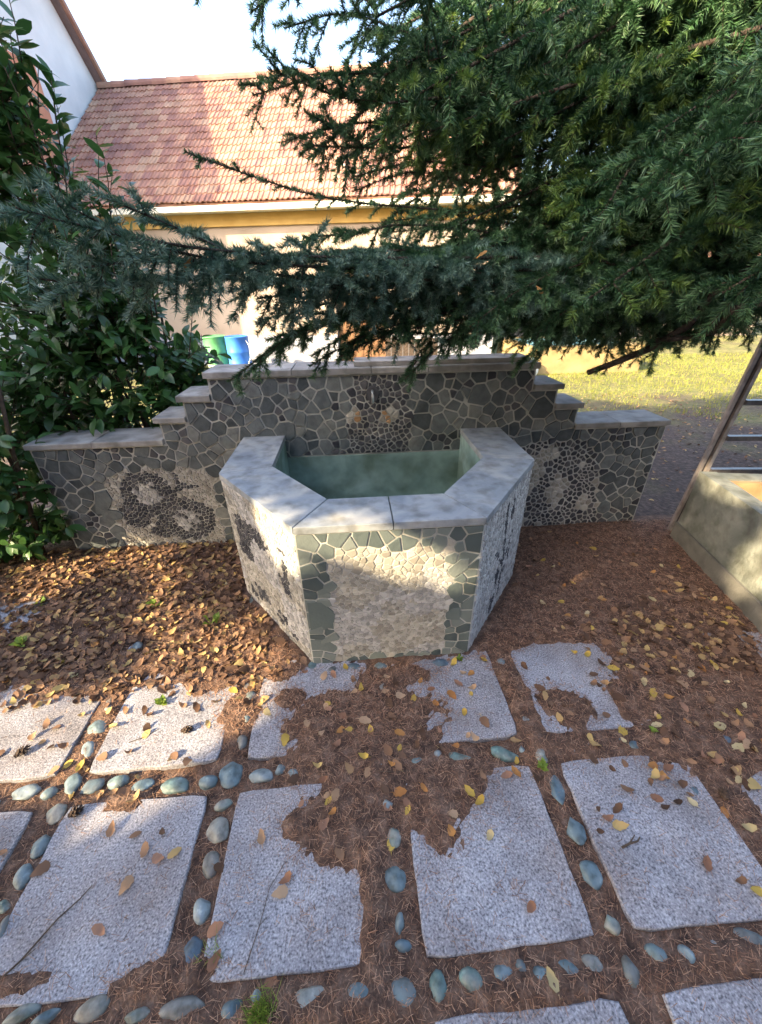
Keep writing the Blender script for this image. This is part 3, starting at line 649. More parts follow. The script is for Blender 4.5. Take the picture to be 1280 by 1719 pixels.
def copings(x0, x1, z, cuts, th=.032, fo=.018):
    xs = [x0] + cuts + [x1]
    for a, b in zip(xs, xs[1:]):
        slab_part('coping_slab', a + .002, b - .002, YW - fo - random.uniform(0, .004), YW + WD + .02, z + random.uniform(.0, .003), z + th + random.uniform(0, .004), M['coping'], wall, wall_off)
copings(-2.02, -1.19, .76, [-1.62]); copings(-1.215, -1.02, .897, []); copings(-1.045, -.846, 1.021, []); copings(-.862, 1.154, 1.15, [-.35, .12, .46])
copings(1.139, 1.33, 1.021, []); copings(1.303, 1.49, .897, []); copings(1.465, 2.125, .76, [1.77])
slab_part('coping_plate', .02, 1.10, YW + .03, YW + WD - .03, 1.187, 1.212, M['coping'], wall, wall_off)

def tier_top(x):
    for a, b, z in TIERS:
        if a <= x < b: return z
    return 0
BAS_X0, BAS_X1, RIMZ = -.692, .944, .79
def in_poly(x, z, P):
    c = False; j = len(P) - 1
    for i in range(len(P)):
        if (P[i][1] > z) != (P[j][1] > z) and x < (P[j][0] - P[i][0]) * (z - P[i][1]) / (P[j][1] - P[i][1]) + P[i][0]: c = not c
        j = i
    return c
PANEL_L = [(-1.62, .53), (-1.50, .60), (-1.06, .60), (-.93, .53), (-.98, .015), (-1.66, .015)]
PANEL_R = [(.95, .0), (.97, .60), (1.30, .68), (1.60, .66), (1.74, .40), (1.80, .0)]
SPOUT = [(-.02, 1.135), (.345, 1.135), (.36, .64), (-.05, .64)]
def region(x, z):
    if in_poly(x, z, PANEL_L): return 'L'
    if in_poly(x, z, PANEL_R): return 'R'
    if in_poly(x, z, SPOUT): return 'S'
    return 'W'
def w_inside(x, z):
    if z > tier_top(x) - .006 or z < .0: return False
    if -.45 < x < .71 and z < .645: return False
    if (BAS_X0 + .06 < x < BAS_X1 - .06) and z < .6: return False
    return True
def w_rad(x, z):
    r = region(x, z)
    if r == 'L': return .018
    if r == 'R': return .030
    if r == 'S': return .036 if z > .88 else .028
    if x > 1.1 and z < .75: return .066
    return .078 + .05 * (noise2(x * 9, z * 9, 8) - .5)
def motif_L(x, z):
    """butterfly: body on the diagonal, one ringed wing either side, feelers"""
    def seg(a, b):
        p = np.array((x, z)); a = np.array(a); b = np.array(b); t = np.clip(np.dot(p - a, b - a) / np.dot(b - a, b - a), 0, 1); return np.linalg.norm(p - a - (b - a) * t)
    e1 = math.hypot((x + 1.40) / .165, (z - .42) / .165); e2 = math.hypot((x + 1.19) / .185, (z - .215) / .165); e3 = math.hypot((x + 1.52) / .10, (z - .27) / .11)
    if seg((-1.17, .47), (-1.38, .22)) < .019: return 1
    if seg((-1.17, .47), (-1.05, .46)) < .011 or seg((-1.17, .47), (-1.19, .57)) < .011: return 1
    if .52 < e1 < 1.02 or .50 < e2 < 1.02: return 1
    if e3 < 1 or math.hypot((x + 1.36) / .1, (z - .14) / .06) < 1: return 1
    if e1 < .5 and noise2(x * 30, z * 30, 2) > .68: return 1
    if e2 < .5 and noise2(x * 30, z * 30, 3) > .55: return 1
    if e1 < .52 or e2 < .50: return 2
    return 0
pts = poisson(-2.0, .0, 2.11, 1.15, w_rad, w_inside, 5)
def w_clip(x, z, P):
    zt = tier_top(x); P = clip_poly(P, 0, 1, zt - .012); P = clip_poly(P, 0, -1, -.004) if P else P
    if P and -.45 < x < .71: P = clip_poly(P, 0, -1, -.648)
    for a, b, t in TIERS:
        if a <= x < b:
            if len(P) >= 3 and z > tier_top(a - .01): P = clip_poly(P, -1, 0, -(a + .012))
            if len(P) >= 3 and z > tier_top(b + .01): P = clip_poly(P, 1, 0, b - .012)
    if len(P) >= 3: P = clip_poly(P, 1, 0, 2.105)
    if len(P) >= 3: P = clip_poly(P, -1, 0, 1.999)
    return P if P else []
cl = cells(pts, lambda x, z: {'W': .0105, 'L': .004, 'R': .009, 'S': .0075}[region(x, z)], w_clip)
fr = chip_frame((0, YW, 0), (1, 0, 0), (0, -1, 0))
def chip_mesh(P, f, h, base, m, off, bev, name):
    c = np.mean(np.array(P), 0); O = f(c[0], c[1], 0)
    mb = MB(); mb.prism(P, 0, h, 0, bev)
    V = [f(v[0], v[1], v[2]) - O for v in mb.V]
    return mesh(name, V, mb.F, [m]), O
big = []; small = MB(); dark_small = 0
for (x, z, q), P in zip(pts, cl):
    if not P: continue
    reg = region(x, z); A = parea(P)
    if A < .00006: continue
    if reg == 'W' and A > .0012: big.append((A, P))
    else:
        if reg == 'L': k = motif_L(x, z); m = {0: 1, 1: 0, 2: 2}[k]
        elif reg == 'R': m = 1 if fbm(x * 9, z * 6, 6, 2) > .60 else 0
        elif reg == 'S':
            m = 0
            for cx_, cz_, rr_ in ((.02, .89, .052), (.22, .885, .052)):
                d = math.hypot(x - cx_, z - cz_)
                if d < rr_ * .6: m = 3
                elif d < rr_: m = 1
            if math.hypot(x - .12, z - 1.02) < .03: m = 0
        else: m = 0
        tmp = MB(); tmp.frustum(round_poly(P) if q > .025 else P, 0, random.uniform(.004, .009), m)
        small.add([fr(v[0], v[1], v[2]) - wall_off for v in tmp.V], tmp.F, m)
big.sort(key=lambda t: -t[0])
for i, (A, P) in enumerate(big):
    if i < 300:
        me, O = chip_mesh(round_poly(P, .03), fr, random.uniform(.002, .011), 0, M['slate'], None, .0015, 'stone')
        link('stone', me, wall, O - wall_off)
    else:
        tmp = MB(); tmp.prism(round_poly(P, .1), 0, .008, 0, .002); small.add([fr(v[0], v[1], v[2]) - wall_off for v in tmp.V], tmp.F, 0)
tag(small.build('pebble_mosaic', [M['slate_i'], M['cream'], M['cream2'], M['ochre']], wall), kind='stuff')
# spout: short steel pipe over a dark round boss
mb = MB(); ring = [(.04 * math.cos(2 * PI * i / 18), .05 * math.sin(2 * PI * i / 18)) for i in range(18)]
tmp = MB(); tmp.prism(ring, 0, .013, 0, .003); mb.add([Vector((.125 + v[0] - wall_off.x, YW - v[2] - .002 - wall_off.y, 1.03 + v[1])) for v in tmp.V], tmp.F)
mb.build('boss', M['slate_i'], wall)
mb = MB(); mb.tube([Vector((.122, YW - .01, 1.05)) - wall_off, Vector((.122, YW - .045, 1.05)) - wall_off, Vector((.122, YW - .055, 1.035)) - wall_off, Vector((.122, YW - .056, .985)) - wall_off], .008, 8)
mb.build('spout', M['spout'], wall, smooth=True)

# ------------------------------------------------------------------ basin: half octagon against the wall
XC = .126; YF = 1.328; YO = 1.888; A_ = .384; B_ = .818; AI = .263; BI = .57; YFI = 1.544; YOI = 1.95; TH = .034
basin = empty('stone_basin', (XC, YF + .5, 0), 'half octagonal stone basin with grey marble rim and teal painted inside', 'basin')
bo = Vector(basin.location)
def L2(x, y, z): return (x - bo.x, y - bo.y, z)
outer = [(XC - B_, YW - .002), (XC - B_, YO), (XC - A_, YF), (XC + A_, YF), (XC + B_, YO), (XC + B_, YW - .002)]
inner = [(XC - BI, YW - .002), (XC - BI, YOI), (XC - AI, YFI), (XC + AI, YFI), (XC + BI, YOI), (XC + BI, YW - .002)]
ZB = RIMZ - TH
mb = MB()
for i in range(5):
    (x0, y0), (x1, y1) = outer[i], outer[i + 1]
    mb.add([L2(x0, y0, -.06), L2(x1, y1, -.06), L2(x1, y1, ZB), L2(x0, y0, ZB)], [(0, 1, 2, 3)])
    (p0, q0), (p1, q1) = inner[i], inner[i + 1]
    mb.add([L2(x0, y0, ZB), L2(x1, y1, ZB), L2(p1, q1, ZB), L2(p0, q0, ZB)], [(0, 1, 2, 3)])
mb.build('basin_body', M['mortar_light'], basin)
mb = MB(); e = .004
for i in range(5):
    (p0, q0), (p1, q1) = inner[i], inner[i + 1]
    mb.add([L2(p0, q0, .2), L2(p1, q1, .2), L2(p1, q1, RIMZ - .004), L2(p0, q0, RIMZ - .004)], [(3, 2, 1, 0)])
mb.add([L2(XC - BI, YW - .008, .2), L2(XC + BI, YW - .008, .2), L2(XC + BI, YW - .008, .638), L2(XC - BI, YW - .008, .638)], [(0, 1, 2, 3)])
mb.add([L2(XC - BI, YW - .008, .638), L2(XC + BI, YW - .008, .638), L2(XC + BI, YW + .001, .638), L2(XC - BI, YW + .001, .638)], [(0, 1, 2, 3)])
mb.add([L2(x, y, .201) for x, y in inner], [tuple(range(6))])
mb.build('basin_lining', M['teal'], basin)
# rim slabs
def rim(poly):
    c = np.mean(np.array(poly), 0); P = [(p[0] + (c[0] - p[0]) / max(1e-6, math.hypot(c[0] - p[0], c[1] - p[1])) * .0025 - bo.x, p[1] + (c[1] - p[1]) / max(1e-6, math.hypot(c[0] - p[0], c[1] - p[1])) * .0025 - bo.y) for p in poly]
    mb = MB(); mb.prism(P, ZB + .001, RIMZ + random.uniform(-.001, .001), 0, .003); return mb.build('rim_slab', M['marble'], basin)
of = [(x, y) for x, y in outer]; of = [(XC - B_ - .006, YW - .002), (XC - B_ - .006, YO - .002), (XC - A_ - .003, YF - .008), (XC + A_ + .003, YF - .008), (XC + B_ + .006, YO - .002), (XC + B_ + .006, YW - .002)]
inn = [(XC - BI + .006, YW - .002), (XC - BI + .006, YOI + .004), (XC - AI + .003, YFI + .008), (XC + AI - .003, YFI + .008), (XC + BI - .006, YOI + .004), (XC + BI - .006, YW - .002)]
XJ = .137
rim([of[0], of[1], inn[1], inn[0]]); rim([of[1], of[2], inn[2], inn[1]]); rim([of[2], (XJ, YF - .008), (XJ, YFI + .008), inn[2]]); rim([(XJ, YF - .008), of[3], inn[3], (XJ, YFI + .008)]); rim([of[3], of[4], inn[4], inn[3]]); rim([of[4], of[5], inn[5], inn[4]])

def face_panel(p0, p1, kind, seed):
    """mosaic over one outer face of the basin, s along the face from p0 to p1"""
    d = Vector((p1[0] - p0[0], p1[1] - p0[1], 0)); W = d.length; d.normalize(); nrm = Vector((d.y, -d.x, 0))
    f = chip_frame((p0[0], p0[1], 0), d, nrm)
    H = ZB - .006
    if kind == 'front':
        def reg(s, z):
            if s < .022 or s > W - .022: return 'E'
            if z > H - .085 + .03 * (noise2(s * 9, 1, 2) - .5): return 'W'
            if z < .025: return 'W'
            if s < .115 + .02 * noise2(z * 9, 3, 1) or s > W - .115 - .02 * noise2(z * 9, 7, 1): return 'W'
            if z > H - .2: return 'T'
            return 'C'
        rad = lambda s, z: {'W': .056 + .02 * (noise2(s * 11, z * 11, 4) - .5), 'E': .02, 'T': .027, 'C': .0125}[reg(s, z)]
        gap = lambda s, z: {'W': .008, 'E': .002, 'T': .0035, 'C': .002}[reg(s, z)]
    else:
        reg = lambda s, z: 'C'
        rad = lambda s, z: .0145
        gap = lambda s, z: .0026
    inside = lambda s, z: .006 < s < W - .006 and .004 < z < H and reg(s, z) != 'E'
    pts = poisson(0, 0, W, H, rad, inside, seed)
    def clp(s, z, P):
        P = clip_poly(P, 1, 0, W - .004); P = clip_poly(P, -1, 0, -.004) if P else []; P = clip_poly(P, 0, 1, H) if P else []; return clip_poly(P, 0, -1, -.002) if P else []
    stuff = MB(); cnt = 0
    for (s, z, q), P in zip(pts, cells(pts, gap, clp, 12)):
        if not P or parea(P) < .00002: continue
        r = reg(s, z)
        if r == 'W' and cnt < 300:
            me, O = chip_mesh(round_poly(P, .03), f, random.uniform(.002, .006), 0, M['slate_front'], None, .0015, 'stone'); link('stone', me, basin, O - bo); cnt += 1; continue
        m = 1
        if kind == 'left':       # dark butterfly patches down the middle
            v = fbm(s * 7 + 3, z * 7, 12, 3)
            if .07 < s < W - .12 and .06 < z < .60 and v > .52: m = 0
            else: m = 2 if noise2(s * 5, z * 5, 3) > .5 else 1
        elif kind == 'right':    # thin dark plant: a stem that forks
            t = z / H; st = W * (.52 + .05 * math.sin(t * 5))
            m = 2
            if .12 < t < .95 and abs(s - st) < .016: m = 0
            if .38 < t < .62 and abs(abs(s - st) - (t - .38) * .55) < .013: m = 0
            if .70 < t < .92 and abs((s - st) - .10) < .022 * math.sin((t - .7) / .22 * PI): m = 0
            if .25 < t < .45 and fbm(s * 16, z * 16, 3, 2) > .56 and abs(s - st) < .10: m = 0
            if .05 < t < .2 and abs(s - W * .42) < .03: m = 0
        elif kind == 'front' and r == 'C': m = 2 if fbm(s * 5, z * 5, 8, 3) > .42 else 1
        tmp = MB(); tmp.frustum(P, 0, random.uniform(.0015, .005), m, .82)
        stuff.add([f(v[0], v[1], v[2]) - bo for v in tmp.V], tmp.F, m)
    tag(stuff.build('pebble_mosaic', [M['slate_i'], M['cream'], M['cream2']], basin), kind='stuff')
face_panel(outer[2], outer[3], 'front', 21); face_panel(outer[1], outer[2], 'left', 22); face_panel(outer[3], outer[4], 'right', 23); face_panel(outer[0], outer[1], 'left', 24); face_panel(outer[4], outer[5], 'right', 25)

# ------------------------------------------------------------------ concrete trough and ladder at the right
d = Vector((-.19, -.98, 0)).normalized(); e = Vector((.98, -.19, 0)).normalized()
trough = empty('concrete_trough', (2.24, 2.2, 0), 'old concrete trough with flaking grey render beside the ladder', 'trough'); to = Vector(trough.location)
def tp(a, b, z): return d * a + e * b + Vector((0, 0, z))
def tbox(a0, a1, b0, b1, z0, z1, mb, ba=0.0):
    V = [tp(a0 - ba, b0 - ba, z0), tp(a1 + ba, b0 - ba, z0), tp(a1 + ba, b1 + ba, z0), tp(a0 - ba, b1 + ba, z0), tp(a0, b0, z1), tp(a1, b0, z1), tp(a1, b1, z1), tp(a0, b1, z1)]
    mb.add(V, [(0, 1, 2, 3), (7, 6, 5, 4), (0, 4, 5, 1), (1, 5, 6, 2), (2, 6, 7, 3), (3, 7, 4, 0)])
mb = MB(); L_ = 1.5; W_ = 1.5; t_ = .10
tbox(0, L_, 0, t_, .13, .52, mb); tbox(0, t_, t_ + .001, W_, .13, .515, mb); tbox(t_ + .001, L_, W_ - t_, W_, .13, .518, mb); tbox(L_ - t_, L_ - .001, t_ + .001, W_ - t_ - .001, .13, .516, mb)
mb.build('trough_wall', M['concrete'], trough)
mb = MB(); tbox(-.012, L_ + .012, -.012, W_ + .012, -.06, .128, mb); mb.build('trough_base', M['concrete_dark'], trough)
mb = MB(); tbox(t_ + .003, L_ - t_ - .003, t_ + .003, W_ - t_ - .003, .131, .26, mb); mb.build('soil_fill', M['soil'], trough)
mb = MB(); tbox(t_ + .003, t_ + .03, t_ + .035, W_ - t_ - .003, .262, .505, mb); tbox(t_ + .003, L_ - t_ - .003, t_ + .003, t_ + .03, .262, .506, mb); mb.build('lining_board', M['rust_wood'], trough)
lad = empty('ladder', (2.27, 2.30, 0), 'tall dark metal ladder standing behind the concrete trough', 'ladder')
ed = Vector((.985, -.10, 0)).normalized(); fd = Vector((ed.y, -ed.x, 0)); lean = Vector((.10, .02, 1))
def lp(a, t, b=0): return ed * a + lean * t + fd * b
for a in (0, .52):
    mb = MB()
    for (o0, o1, p0, p1) in ((0, .022, 0, .022), (.0225, .048, .0005, .004), (.0485, .072, 0, .022)):
        V = [lp(a + o, t, p) for t in (-.03, 2.6) for (o, p) in ((o0, p0), (o1, p0), (o1, p1), (o0, p1))]
        mb.add(V, [(3, 2, 1, 0), (4, 5, 6, 7), (0, 1, 5, 4), (1, 2, 6, 5), (2, 3, 7, 6), (3, 0, 4, 7)], 1 if p1 < .02 else 0)  # channel web coloured dark to stand for the shade of its recess
    mb.build('rail', [M['ladder'], M['rung']], lad)
for i in range(11):
    t = .24 + i * .228; mb = MB()
    V = [lp(a, t + z, b) for a in (.073, .519) for (z, b) in ((0, .005), (0, .04), (.03, .04), (.03, .005))]
    mb.add(V, [(0, 1, 2, 3), (7, 6, 5, 4), (0, 4, 5, 1), (1, 5, 6, 2), (2, 6, 7, 3), (3, 7, 4, 0)]); mb.build('rung', M['rung'], lad)

# ------------------------------------------------------------------ houses
HU = Vector((.986, -.169, 0)).normalized(); HN = Vector((.169, .986, 0)).normalized(); E0 = Vector((-4.78, 11.72, 0)); EZ = 3.3; RUN = 3.86; RISE = 3.2
house = empty('tiled_house', E0, 'low cream house with a weathered red clay tile roof', 'house')
def hp(u, n, z): return HU * u + HN * n + Vector((0, 0, z))
def hbox(mb, u0, u1, n0, n1, z0, z1):
    V = [hp(u, n, z) for z in (z0, z1) for (u, n) in ((u0, n0), (u1, n0), (u1, n1), (u0, n1))]
    return mb.add(V, [(3, 2, 1, 0), (4, 5, 6, 7), (0, 1, 5, 4), (1, 2, 6, 5), (2, 3, 7, 6), (3, 0, 4, 7)])
U0, U1 = -2.5, 8.5
mb = MB(); hbox(mb, U0, 4.45, .5, .75, .5, 2.9); hbox(mb, 4.45, 5.75, .5, .75, 2.4, 2.9); hbox(mb, 5.75, U1, .5, .75, .5, 2.9); hbox(mb, U1 - .25, U1, .751, 7.2, .5, 3.2); mb.build('wall', M['plaster'], house)
mb = MB(); hbox(mb, U0, 4.45, .47, .76, -.4, .498); hbox(mb, 5.75, U1, .47, .76, -.4, .498); mb.build('plinth', M['plinth'], house)
mb = MB(); hbox(mb, U0, U1 + .1, .42, .76, 2.902, 3.15); mb.build('frieze', M['ochre_wall'], house)
mb = MB(); hbox(mb, U0, U1 + .3, -.02, .05, 3.14, 3.25); o = mb.build('gutter', M['gutter'], house)
mb = MB(); hbox(mb, U0, U1 + .2, .052, .6, 3.155, 3.19); mb.build('soffit', M['gutter'], house)
mb = MB(); hbox(mb, 4.47, 5.73, .62, .68, -.3, 2.39); dr = mb.build('door', M['door'], house)
mb = MB()
for k in range(1, 6): hbox(mb, 4.47 + k * .21 - .006, 4.47 + k * .21 + .006, .605, .619, -.25, 2.35)
mb.build('batten', M['door'], dr)
for uu in (7.0,):
    mb = MB(); hbox(mb, uu - .5, uu + .5, .485, .499, 1.1, 2.3); wf = mb.build('window', M['white'], house)
    mb = MB(); hbox(mb, uu - .43, uu - .02, .474, .484, 1.17, 2.23); mb.build('pane', M['glass'], wf); mb = MB(); hbox(mb, uu + .02, uu + .43, .474, .484, 1.17, 2.23); mb.build('pane', M['glass'], wf)
# roof deck and tiles
SL = math.hypot(RUN, RISE); sn = Vector((0, 0, 0)); RS = HN * (RUN / SL) + Vector((0, 0, RISE / SL)); RN = HU.cross(RS).normalized()
if RN.z < 0: RN = -RN
def rp(u, s, h): return HU * u + Vector((0, 0, EZ)) + RS * s + RN * h
mb = MB(); V = [rp(u, s, h) for h in (-.06, -.012) for (u, s) in ((U0, .0), (U1 + .2, .0), (U1 + .2, SL), (U0, SL))]
mb.add(V, [(3, 2, 1, 0), (4, 5, 6, 7), (0, 1, 5, 4), (1, 2, 6, 5), (2, 3, 7, 6), (3, 0, 4, 7)])
V = [hp(u, n, z) for (u, n, z) in ((U0, RUN, EZ + RISE), (U1 + .2, RUN, EZ + RISE), (U1 + .2, 2 * RUN, EZ), (U0, 2 * RUN, EZ))]; mb.add(V, [(0, 1, 2, 3)])
roof = mb.build('roof', M['tile_i'], house)
TW = .245; TP = SL / 17
prof = [(0, .030), (.018, .040), (.045, .040), (.07, .018), (.105, .014), (.125, .034), (.15, .036), (.175, .016), (.22, .014), (.243, .030)]
TV = []
for s, dz in ((-.02, .022), (TP + .03, -.004)):
    for a, h in prof: TV.append(HU * a + RS * s + RN * (h + dz))
k = len(prof); TV += [HU * a + RS * -.02 + RN * (h + .022 - .022) for a, h in prof]
TF = [(i, i + 1, k + i + 1, k + i) for i in range(k - 1)] + [(2 * k + i, 2 * k + i + 1, i + 1, i) for i in range(k - 1)]
tile_me = mesh('tile', TV, TF, [M['tile']]); ncol = int((U1 + .2 - U0) / TW)
spots = [(U0 + c * TW, r * TP, r, c) for r in range(17) for c in range(ncol)]
vis = sorted(spots, key=lambda q: (0 if 1 <= q[3] < 28 else 1, q[2], q[3]))
far = MB()
for i, (u, s, r, c) in enumerate(vis):
    j = rp(u + random.uniform(-.004, .004), s + random.uniform(-.012, .012), random.uniform(0, .006))
    if i < 300: link('tile', tile_me, roof, j)
    else: far.add([j + v for v in TV], TF)
tag(far.build('far_tiles', M['tile_i'], roof), kind='stuff')
cap = MB(); V = []; 
for t in (0, .42):
    r = .11 if t else .125
    V += [HU * t + HN * (r * math.cos(a)) + Vector((0, 0, r * math.sin(a))) for a in np.linspace(-.3, PI + .3, 9)]
cap_me = mesh('ridge_cap', V, [(i, i + 1, 9 + i + 1, 9 + i) for i in range(8)], [M['tile']])
for i in range(27): link('ridge_cap', cap_me, roof, hp(U0 + i * .405, RUN, EZ + RISE + .02 + random.uniform(0, .012)))

# taller house at the left: its gable wall faces right and the low roof runs into it
tall = empty('gabled_house', E0 + HU * -2.56, 'tall white gabled house with a brown verge board behind the laurel', 'house')
AP = (2.2, 8.57); g0 = [(-3.6, -.4), (6.5, -.4), (6.5, 3.4), AP, (-3.6, 6.4)]
g0 = [(-3.4, -.4), (5.9, -.4), (5.9, 4.1), AP, (-3.4, 6.35)]
mb = MB(); V = [hp(u, n, z) for u in (-.3, 0) for n, z in g0]; n_ = len(g0)
mb.add(V, [tuple(range(n_, 2 * n_)), tuple(range(n_ - 1, -1, -1))] + [(i, (i + 1) % n_, n_ + (i + 1) % n_, n_ + i) for i in range(n_)])
hbox(mb, -7, -.301, -3.4, -3.1, -.4, 6.3); gw = mb.build('gable_wall', M['plaster_white'], tall)
mb = MB(); hbox(mb, .003, .03, -3.3, 1.6, 3.6, 6.2); mb.build('peach_panel', M['peach'], gw)
def vbar(mb, a, b, u0, u1, th):
    dn = Vector((b[0] - a[0], b[1] - a[1], 0)).normalized(); px, pz = -dn.y, dn.x
    P = [(a[0], a[1]), (b[0], b[1]), (b[0] + px * th, b[1] + pz * th), (a[0] + px * th, a[1] + pz * th)]
    V = [hp(u, n, z) for u in (u0, u1) for n, z in P]
    mb.add(V, [(4, 5, 6, 7), (3, 2, 1, 0), (0, 1, 5, 4), (1, 2, 6, 5), (2, 3, 7, 6), (3, 0, 4, 7)])
mb = MB(); vbar(mb, (6.2, 3.75), (2.2, 8.59), .005, .20, -.22); vbar(mb, (2.2, 8.59), (-3.6, 6.27), .005, .20, -.22); mb.build('verge_board', M['verge'], tall)
mb = MB(); vbar(mb, (6.35, 3.6), (2.2, 8.62), -7.2, .28, -.1); vbar(mb, (2.2, 8.62), (-3.75, 6.1), -7.2, .28, -.1); mb.build('roof', M['tile_i'], tall)
mb = MB(); hbox(mb, .004, .55, 2.6, 3.75, 3.0, 5.35); pw = mb.build('parapet', M['plaster_white'], tall)

# ------------------------------------------------------------------ yard things by the house
def drum(name, p, label, mats, r=.27, h=.88, handle=False):
    t = empty(name, p, label, 'drum', 'drums by the house wall')
    prof = [(r * .96, 0), (r, .02)]
    for zc in (.3, .6): prof += [(r, h * zc - .02), (r * 1.035, h * zc), (r, h * zc + .02)]
    prof += [(r, h - .02), (r * 1.03, h - .01), (r * .97, h), (r * .9, h - .02), (0.01, h - .02)]
    lo = [q for q in prof if q[1] < h * .29]; hi = [q for q in prof if q[1] >= h * .27]
    mb = MB(); mb.lathe((0, 0, 0), lo + [hi[0]], 22, 0); mb.build('lower_band', mats[1], t, smooth=True)
    mb = MB(); mb.lathe((0, 0, 0), hi, 22, 0); mb.build('barrel', mats[0], t, smooth=True)
    if handle:
        mb = MB(); mb.tube([(r * .9, -r * .5, h * .9), (r * 1.15, -r * .55, h * .75), (r * 1.1, -r * .6, h * .45), (r * .85, -r * .65, h * .3)], .012, 6); mb.build('strap', M['white'], t)
    return t
gz = lambda x, y: float(ground_z(x, y))
drum('green_drum', (-3.30, 10.75, gz(-3.3, 10.75)), 'green metal drum with a faded bottom, left of the blue drum', (M['green_drum'], M['drum_base']))
drum('blue_drum', (-2.73, 10.6, gz(-2.73, 10.6)), 'bright blue drum with a white strap, right of the green drum', (M['blue_drum'], M['blue_drum']), handle=True)
stack = empty('brick_stack', (0.35, 8.6, gz(.35, 8.6)), 'small heap of red bricks seen over the wall top under the branches', 'bricks')
mb = MB(); mb.box((-.12, -.06, -.035), (.12, .06, .035)); bme = mesh('brick', mb.V, mb.F, [M['brick']])
for i, (x, y, z, a) in enumerate([(-.3, 0, 0, 0), (-.04, 0, 0, .05), (.22, .01, 0, -.04), (-.3, .14, 0, .1), (-.03, .14, 0, 0), (.23, .14, 0, .1), (-.2, .04, 1, .3), (.08, .05, 1, -.1), (.3, .1, 1, .2), (-.08, .08, 2, .5), (.17, .07, 2, -.25), (.05, .08, 3, .1)] + [(-.28 + .26 * (k % 3), .02 + .13 * (k // 3), 4 + (k % 2), .2 * k) for k in range(6)]):
    link('brick', bme, stack, (x, y, .04 + z * .072), (0, 0, a))
for k in range(6): link('brick', bme, stack, (-.25 + .25 * (k % 3), .03 + .13 * (k // 3), .04 + 6 * .072), (0, 0, .15 * k))
pool = empty('garden_pool', (4.05, 9.3, -.25), 'raised concrete garden pool full of pale blue water on the lawn', 'pool')
mb = MB()
for (a, b) in (((0, 0, -.1), (2.75, .2, .60)), ((0, 1.9, -.1), (2.75, 2.1, .60)), ((0, .201, -.1), (.2, 1.899, .598)), ((2.55, .201, -.1), (2.75, 1.899, .598))): mb.box(a, b)
mb.build('pool_wall', M['pool_wall'], pool); mb = MB(); mb.box((.2, .2, .3), (2.55, 1.9, .585)); mb.build('water', M['water'], pool)
sack = MB(); sack.lathe((0, 0, 0), [(.03, 0), (.16, .02), (.2, .12), (.19, .24), (.12, .33), (.05, .36), (.07, .42), (.02, .43)], 16)
tag(sack.build('sack', M['white'], smooth=True, loc=(4.02, 9.05, gz(4.0, 9.05))), 'small tied white sack standing at the left end of the pool', 'sack')
# old plank screen below the door, pale cable under the eave
scr = empty('plank_screen', (1.3, 8.9, gz(1.3, 8.9)), 'grey plank screen behind the middle of the mosaic wall', 'screen')
for k in range(9):
    mb = MB(); mb.box((-.55 + k * .125, 0, 0), (-.55 + k * .125 + .118, .025, .92 + random.uniform(-.03, .03))); mb.build('plank', M['bark'], scr)
cb = MB(); pA = E0 + hp(3.0, -.15, 3.4); cpts = [E0 + hp(4.9 + .9 * t, -.3 - .1 * t, 3.86 - .75 * (4 * t * (1 - t)) * .35) for t in np.linspace(0, 1, 14)]
cb.tube(cpts, .012, 5); tag(cb.build('cable', M['white']), 'pale cable sagging in front of the tiled roof', 'cable')
# long low shed wall and bare trees far behind on the right
shed = empty('garden_shed', (9.5, 15.5, -.3), 'long pale shed with a red roof far behind the spruce', 'shed')
mb = MB(); mb.box((-3.2, 0, -.1), (6, 3.5, 2.3)); mb.build('wall', M['plaster'], shed)
mb = MB(); mb.add([(-3.5, -.4, 2.25), (6.3, -.4, 2.25), (6.3, 1.8, 3.7), (-3.5, 1.8, 3.7), (-3.5, 3.9, 2.25), (6.3, 3.9, 2.25)], [(0, 1, 2, 3), (3, 2, 5, 4), (0, 3, 4), (1, 5, 2)]); mb.build('roof', M['tile_i'], shed)
mb = MB(); mb.box((-1.6, -.03, -.05), (-.7, -.004, 1.95)); mb.build('door', M['door'], shed)
def leaf_cloud(n, fn, size, rng, flat=.6):
    P = fn(n); n = len(P); a = rng.normal(size=(n, 3)); a /= np.linalg.norm(a, axis=1)[:, None]; b = np.cross(a, rng.normal(size=(n, 3))); b /= np.linalg.norm(b, axis=1)[:, None]
    s = size * rng.uniform(.6, 1.3, (n, 1)); V = np.stack([P - a * s, P + b * s * flat * .5, P + a * s, P - b * s * flat * .5], 1).reshape(-1, 3); return V, np.arange(4 * n).reshape(n, 4)
def far_tree(x, y, h, r, seed, label, mt='far_leaf'):
    rg = np.random.default_rng(seed); t = empty('tree', (x, y, gz(x, y)), label, 'tree', 'trees behind the yard')
    mb = MB(); mb.tube([(0, 0, -.1), (.05, .02, h * .4), (.1, .05, h * .85)], [.2, .13, .04], 8)
    for k in range(7):
        a = rg.uniform(0, 2 * PI); z = h * rg.uniform(.35, .7); mb.tube([(.05, .02, z), (math.cos(a) * r * .4, math.sin(a) * r * .4, z + r * .3), (math.cos(a) * r * .8, math.sin(a) * r * .8, z + r * .55)], [.06, .04, .015], 5)
    mb.build('trunk', M['bark'], t)
    cs = np.array([(rg.normal() * r * .45, rg.normal() * r * .45, h * rg.uniform(.45, .95)) for _ in range(16)])
    def fn(n): c = cs[rg.integers(0, 16, n)]; return c + rg.normal(size=(n, 3)) * r * .22
    V, F = leaf_cloud(3500, fn, .13, rg); tag(link('crown', mesh('crown', V, F, [M[mt]]), t), kind='stuff')
far_tree(8.5, 20.5, 6, 2.2, 1, 'round crowned tree just behind the shed roof at the right')
